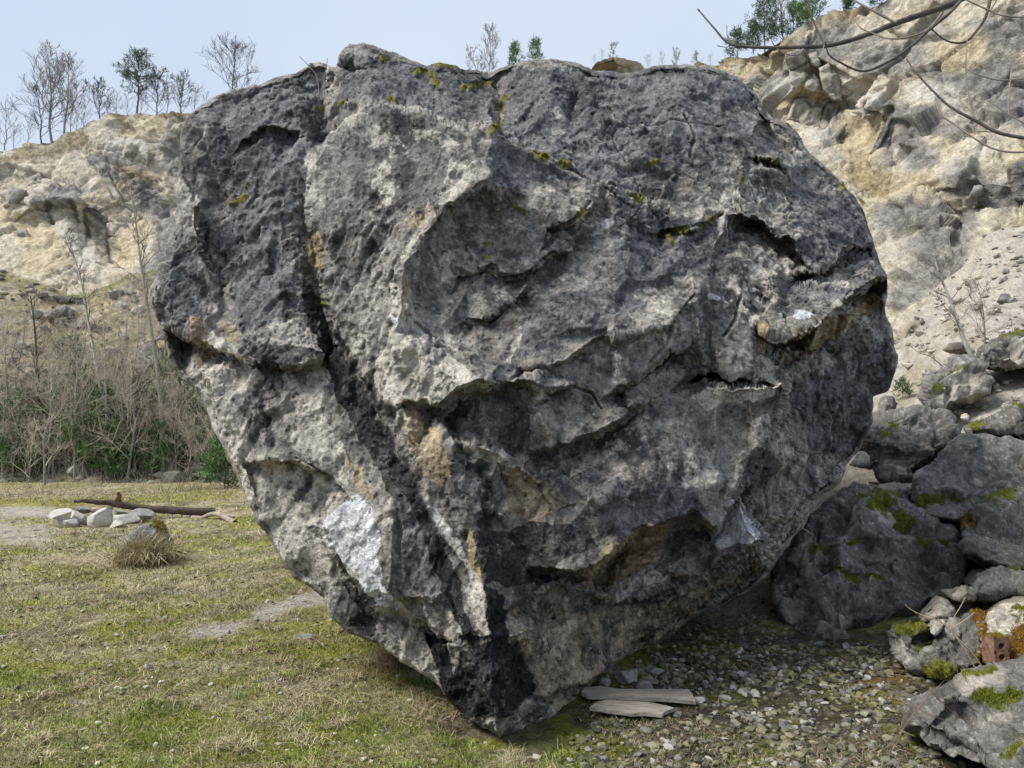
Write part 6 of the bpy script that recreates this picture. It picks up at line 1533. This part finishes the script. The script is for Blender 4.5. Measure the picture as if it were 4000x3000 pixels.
# sparse grass and straws on the stony ground
n = 9000; gx_ = r.uniform(1250, 2100, n); gy_ = r.uniform(1440, 1700, n); hp = ground_hit(gx_, gy_)
k_ = (fbm(hp, 2.2, 3, 778)+0.25*sstep(1560, 1640, gy_) > 0.12) & (hp[:, 0] < 2.2); hp = hp[k_]; m = len(hp)
cc = np.where((r.uniform(0, 1, m) < 0.35)[:, None], mixc(np.array([0.07, 0.12, 0.02]), (0.18, 0.22, 0.05), r.uniform(0, 1, m)), mixc(np.array([0.22, 0.17, 0.10]), (0.46, 0.38, 0.24), r.uniform(0, 1, m)))
blades('dry_grass', hp, r.uniform(.015, .055, m), r.uniform(.0009, .0018, m), r.uniform(.6, 1.5, m), cc, 32, 'sparse dry grass among the gravel in front of the great boulder')
# moss cushions on the ground: tiny upright tufts
n = 26000; gx_ = r.uniform(-100, 1700, n); gy_ = r.uniform(1180, 1700, n); hp = ground_hit(gx_, gy_)
k_ = (fbm(hp, 1.6, 4, 779)+0.35*stroke(gx_, gy_, None, [(1000,1580),(1100,1620),(1300,1600)], 70) > 0.10); hp = hp[k_]; m = len(hp)
blades('moss', hp, r.uniform(.006, .016, m), r.uniform(.0012, .0028, m), r.uniform(.1, .8, m), mixc(np.array([0.09, 0.105, 0.012]), (0.28, 0.27, 0.03), r.uniform(0, 1, m)), 33, 'yellow-green moss patches in the turf')
def tuft(label, x, y, n, L, spread, seed, cols, w=0.0018, lean=(0.4, 1.3), az=None, cat='grass tuft', name='grass_tuft'):
    rr = np.random.default_rng(seed); g = ground_hit(x, y)[0]
    t = empty(name, g); tag(t, label, cat)
    P = np.stack([rr.normal(0, spread, n), rr.normal(0, spread, n), np.full(n, -0.01)], -1)
    c = mixc(np.array(cols[0]), cols[1], rr.uniform(0, 1, n))
    a = None if az is None else rr.normal(az, 1.3, n)
    o = blades('blades', P, rr.uniform(.5, 1.1, n)*L, np.full(n, w)*rr.uniform(.7, 1.4, n), rr.uniform(*lean, n), c, seed, None, None, t, az=a); o['kind'] = 'stuff'
    return t
SC1 = ((0.24, 0.19, 0.10), (0.56, 0.49, 0.31))
tuft('big straw-coloured tussock drooping over the half-buried rock near the fireplace', 314, 1214, 1500, 0.50, 0.15, 41, SC1, 0.005, (0.15, 1.2), az=-0.9)
tuft('straw grass tuft at the bottom edge under the base of the great boulder', 1108, 1652, 150, 0.13, 0.035, 42, SC1, 0.0014)
tuft('second smaller straw tuft right of the one at the bottom edge', 1195, 1668, 70, 0.10, 0.03, 43, SC1, 0.0012)
tuft('heap of dead brown weeds under the left side of the great boulder', 850, 1440, 520, 0.22, 0.10, 44, ((0.10, 0.065, 0.035), (0.30, 0.21, 0.12)), 0.0018, (0.6, 1.6))
tuft('low clump of dead straw left of the bare patch', 640, 1385, 260, 0.12, 0.10, 45, ((0.16, 0.12, 0.07), (0.42, 0.35, 0.22)), 0.0018, (0.8, 1.6))
tuft('dry grey-brown straw clump beside the green turf', 520, 1310, 300, 0.16, 0.11, 46, ((0.20, 0.17, 0.11), (0.44, 0.38, 0.27)), 0.0022, (0.8, 1.6))
tuft('dead straw clump in front of the heap of brown weeds', 920, 1530, 380, 0.14, 0.12, 47, ((0.18, 0.13, 0.08), (0.42, 0.33, 0.23)), 0.0015, (0.8, 1.6))
tuft('tall dry grass at the far end of the turf', 400, 1058, 200, 0.35, 0.5, 48, SC1, 0.008, (0.2, 0.9))
tuft('green grass clump in the turf left of the bare patch', 440, 1400, 240, 0.09, 0.09, 49, ((0.06, 0.10, 0.02), (0.17, 0.22, 0.06)), 0.0018)
TR = np.random.default_rng(64)
T0 = tuft('small upright grass tuft in the turf', 200, 1300, 90, 0.10, 0.035, 61, SC1, 0.0022, (0.3, 1.2)); T0['group'] = 'grass tufts in the turf'
T1 = tuft('small upright grass tuft in the turf', 330, 1520, 90, 0.08, 0.035, 62, ((0.09, 0.14, 0.03), (0.32, 0.38, 0.12)), 0.0016, (0.3, 1.2)); T1['group'] = 'grass tufts in the turf'
for k in range(110):
    x = TR.uniform(-60, 1000); y = 1130+TR.uniform(0, 1)**.9*530
    if x > np.interp(y, [1050, 1300, 1450, 1600, 1720], [560, 800, 1020, 1100, 1200])-40: continue
    copy_thing(T0 if k % 3 else T1, Vector(ground_hit(x, y)[0]), TR.uniform(0, 6), TR.uniform(.6, 1.3))
# fringe of dead grass along the thicket
n = 5000; gx_ = r.uniform(-120, 560, n); gy_ = r.uniform(1040, 1085, n); hp = ground_hit(gx_, gy_)
blades('dead_grass', hp, r.uniform(.05, .28, n)*(0.5+1.0*(fbm(hp, 1.5, 3, 990) > 0)), np.full(n, .006), r.uniform(.5, 1.5, n), mixc(np.array([0.24, 0.19, 0.11]), (0.48, 0.41, 0.27), r.uniform(0, 1, n)), 34, 'fringe of dead grass along the foot of the thicket')
# fallen leaves
n = 750; gx_ = r.uniform(-100, 1900, n); gy_ = 1180+r.uniform(0, 1, n)**.8*500; hp = ground_hit(gx_, gy_); a = r.uniform(0, 6.28, n); s = r.uniform(.010, .026, n)*np.clip(hp[:, 1]/5, .8, 1.6)
ca, sa = np.cos(a)*s, np.sin(a)*s; z = np.zeros(n)
c0 = hp+np.array([0, 0, .012]); curl = r.uniform(.2, .8, n)*s
V = np.stack([c0+np.stack([ca, sa, z], -1), c0+np.stack([-sa*.6, ca*.6, curl], -1), c0-np.stack([ca, sa, -curl*.4], -1), c0+np.stack([sa*.6, -ca*.6, curl*.8], -1), c0], 1).reshape(-1, 3)
b = np.arange(n)*5; F = np.concatenate([np.stack([b, b+1, b+4], -1), np.stack([b+1, b+2, b+4], -1), np.stack([b+2, b+3, b+4], -1), np.stack([b+3, b, b+4], -1)])
lc = mixc(np.array([0.03, 0.026, 0.022]), (0.18, 0.12, 0.075), r.uniform(0, 1, n)**1.5)
tag(obj('fallen_leaves', mesh_np('fallen_leaves', V, F, M_GRASS, False, col=np.repeat(lc, 5, 0))), 'dark curled fallen leaves scattered over the ground', kind='stuff')
# dry stalk in the rubble, lower right
st = empty('dry_stalk', pt(2120, 1452, 4.5)); tag(st, 'thin forked pale dry stalk slanting up left across the rubble', 'stalk')
o0 = np.array(st.location)
SK = plain_mat('dry_stem', (0.34, 0.27, 0.15), (0.55, 0.46, 0.30), 12)
for k, (p, r0_, r1_) in enumerate([([(2128,1450),(2100,1410),(2062,1372),(2048,1355),(2020,1338),(1995,1330),(1965,1315),(1955,1304)],.0045,.002),([(2052,1360),(2060,1335),(2075,1310),(2085,1290)],.003,.0015),([(2051,1360),(2090,1335),(2105,1322)],.0025,.0012),([(2040,1350),(2024,1330),(2014,1296)],.0025,.0012),([(2105,1440),(2085,1405),(2062,1372)],.004,.003),([(1980,1326),(1970,1316)],.002,.001),([(2100,1455),(2060,1425),(2035,1390)],.002,.001)]):
    P = np.array([unproj(x, y, 4.45-0.0*i) for i, (x, y) in enumerate(p)])-o0; tb = TB(); n = 5*len(p); tb.tube(spline(P, n), np.linspace(r0_, r1_, n), 5)
    obj('stem' if k == 0 else 'side_stem', tb.mesh('stem', SK), st)
# reddish brambles over the corner boulder
bs = empty('bramble', ground_hit(1925, 1600)[0]); tag(bs, 'thin reddish bramble stems arching in front of the corner boulder', 'bramble'); o0 = np.array(bs.location)
BRM = plain_mat('bramble_stem', (0.14, 0.06, 0.045), (0.30, 0.17, 0.11), 12)
for k, p in enumerate([[(1910,1500),(1990,1535),(2060,1565),(2120,1590),(2145,1640)],[(1930,1620),(1960,1560),(2000,1510),(2040,1470)],[(1890,1460),(1930,1520),(1950,1590)],[(2000,1480),(2060,1540),(2150,1600),(2190,1660)],[(1850,1620),(1900,1590),(1930,1620)]]):
    P = np.array([unproj(x, y, 3.45) for x, y in p])-o0; tb = TB(); tb.tube(spline(P, 24), np.linspace(.0022, .001, 24), 4); obj('stem', tb.mesh('stem', BRM), bs)
# two twigs standing up on the boulder's upper left
for lab, p in [('left of two thin bare twigs growing from the upper left of the great boulder', [(690,205),(684,165),(665,140),(647,122)]), ('right of two thin bare twigs growing from the upper left of the great boulder', [(702,215),(700,170),(705,145),(707,126)])]:
    P = np.array([unproj(x, y, 5.9) for x, y in p]); o = empty('twig', P[0]); tag(o, lab, 'twig'); tb = TB(); tb.tube(spline(P-P[0], 16), np.linspace(.005, .003, 16), 5); obj('stem', tb.mesh('stem', TWIG), o)
# moss cushions growing on the great boulder (parts of it)
kdb = KDTree(len(BXY[::3]))
for i, p in enumerate(BXY[::3]): kdb.insert((p[0], p[1], 0), i)
kdb.balance()
MOSSM = plain_mat('cushion_moss', (0.07, 0.085, 0.012), (0.24, 0.21, 0.03), 40, 0.95, 0.6)
V3, F3 = ICO3
mv = V3*(1+0.22*fbm(V3, 3, 4, 5))[:, None]; moss_me = mesh_np('moss_cushion', mv*np.array([1, .6, .6]), F3, MOSSM, True)
for k, (x, y, s) in enumerate([(1160,335,9),(1178,342,11),(1218,354,11),(1380,424,12),(1393,427,7),(1405,355,8),(1420,351,6),(1455,498,8),(1472,496,7),(1518,486,6),(1530,476,5),(1066,280,12),(1080,262,7),(1088,240,6),(1095,215,5),(932,172,7),(938,188,7),(1020,186,6),(1052,181,5),(1447,518,6),(1050,524,7),(1056,548,6),
    (1120,448,5),(846,220,6),(928,150,4),(693,640,5),(699,652,4),(688,240,6),(1640,357,4),(1668,354,6),(1680,358,5),(1605,388,5),(1612,400,4),(1245,464,4),(507,430,5),(530,405,5),(742,222,5),(1182,262,5),(490,455,4),(826,128,6),(1815,400,5),(1740,295,4)]):
    co, idx, dd = kdb.find((x, y, 0)); p = BQ[::3][idx]; nn_ = BN[::3][idx]; s2 = s/ K**0 * K/FPX*p[1]*0.55
    o = bpy.data.objects.new('moss_cushion', moss_me); COL.objects.link(o); o.parent = BOULDER; o.location = p+nn_*s2*0.1; o.scale = (s2*1.3, s2, s2*0.8); o.rotation_euler = (0, (k*37 % 10)/10-.5, k)
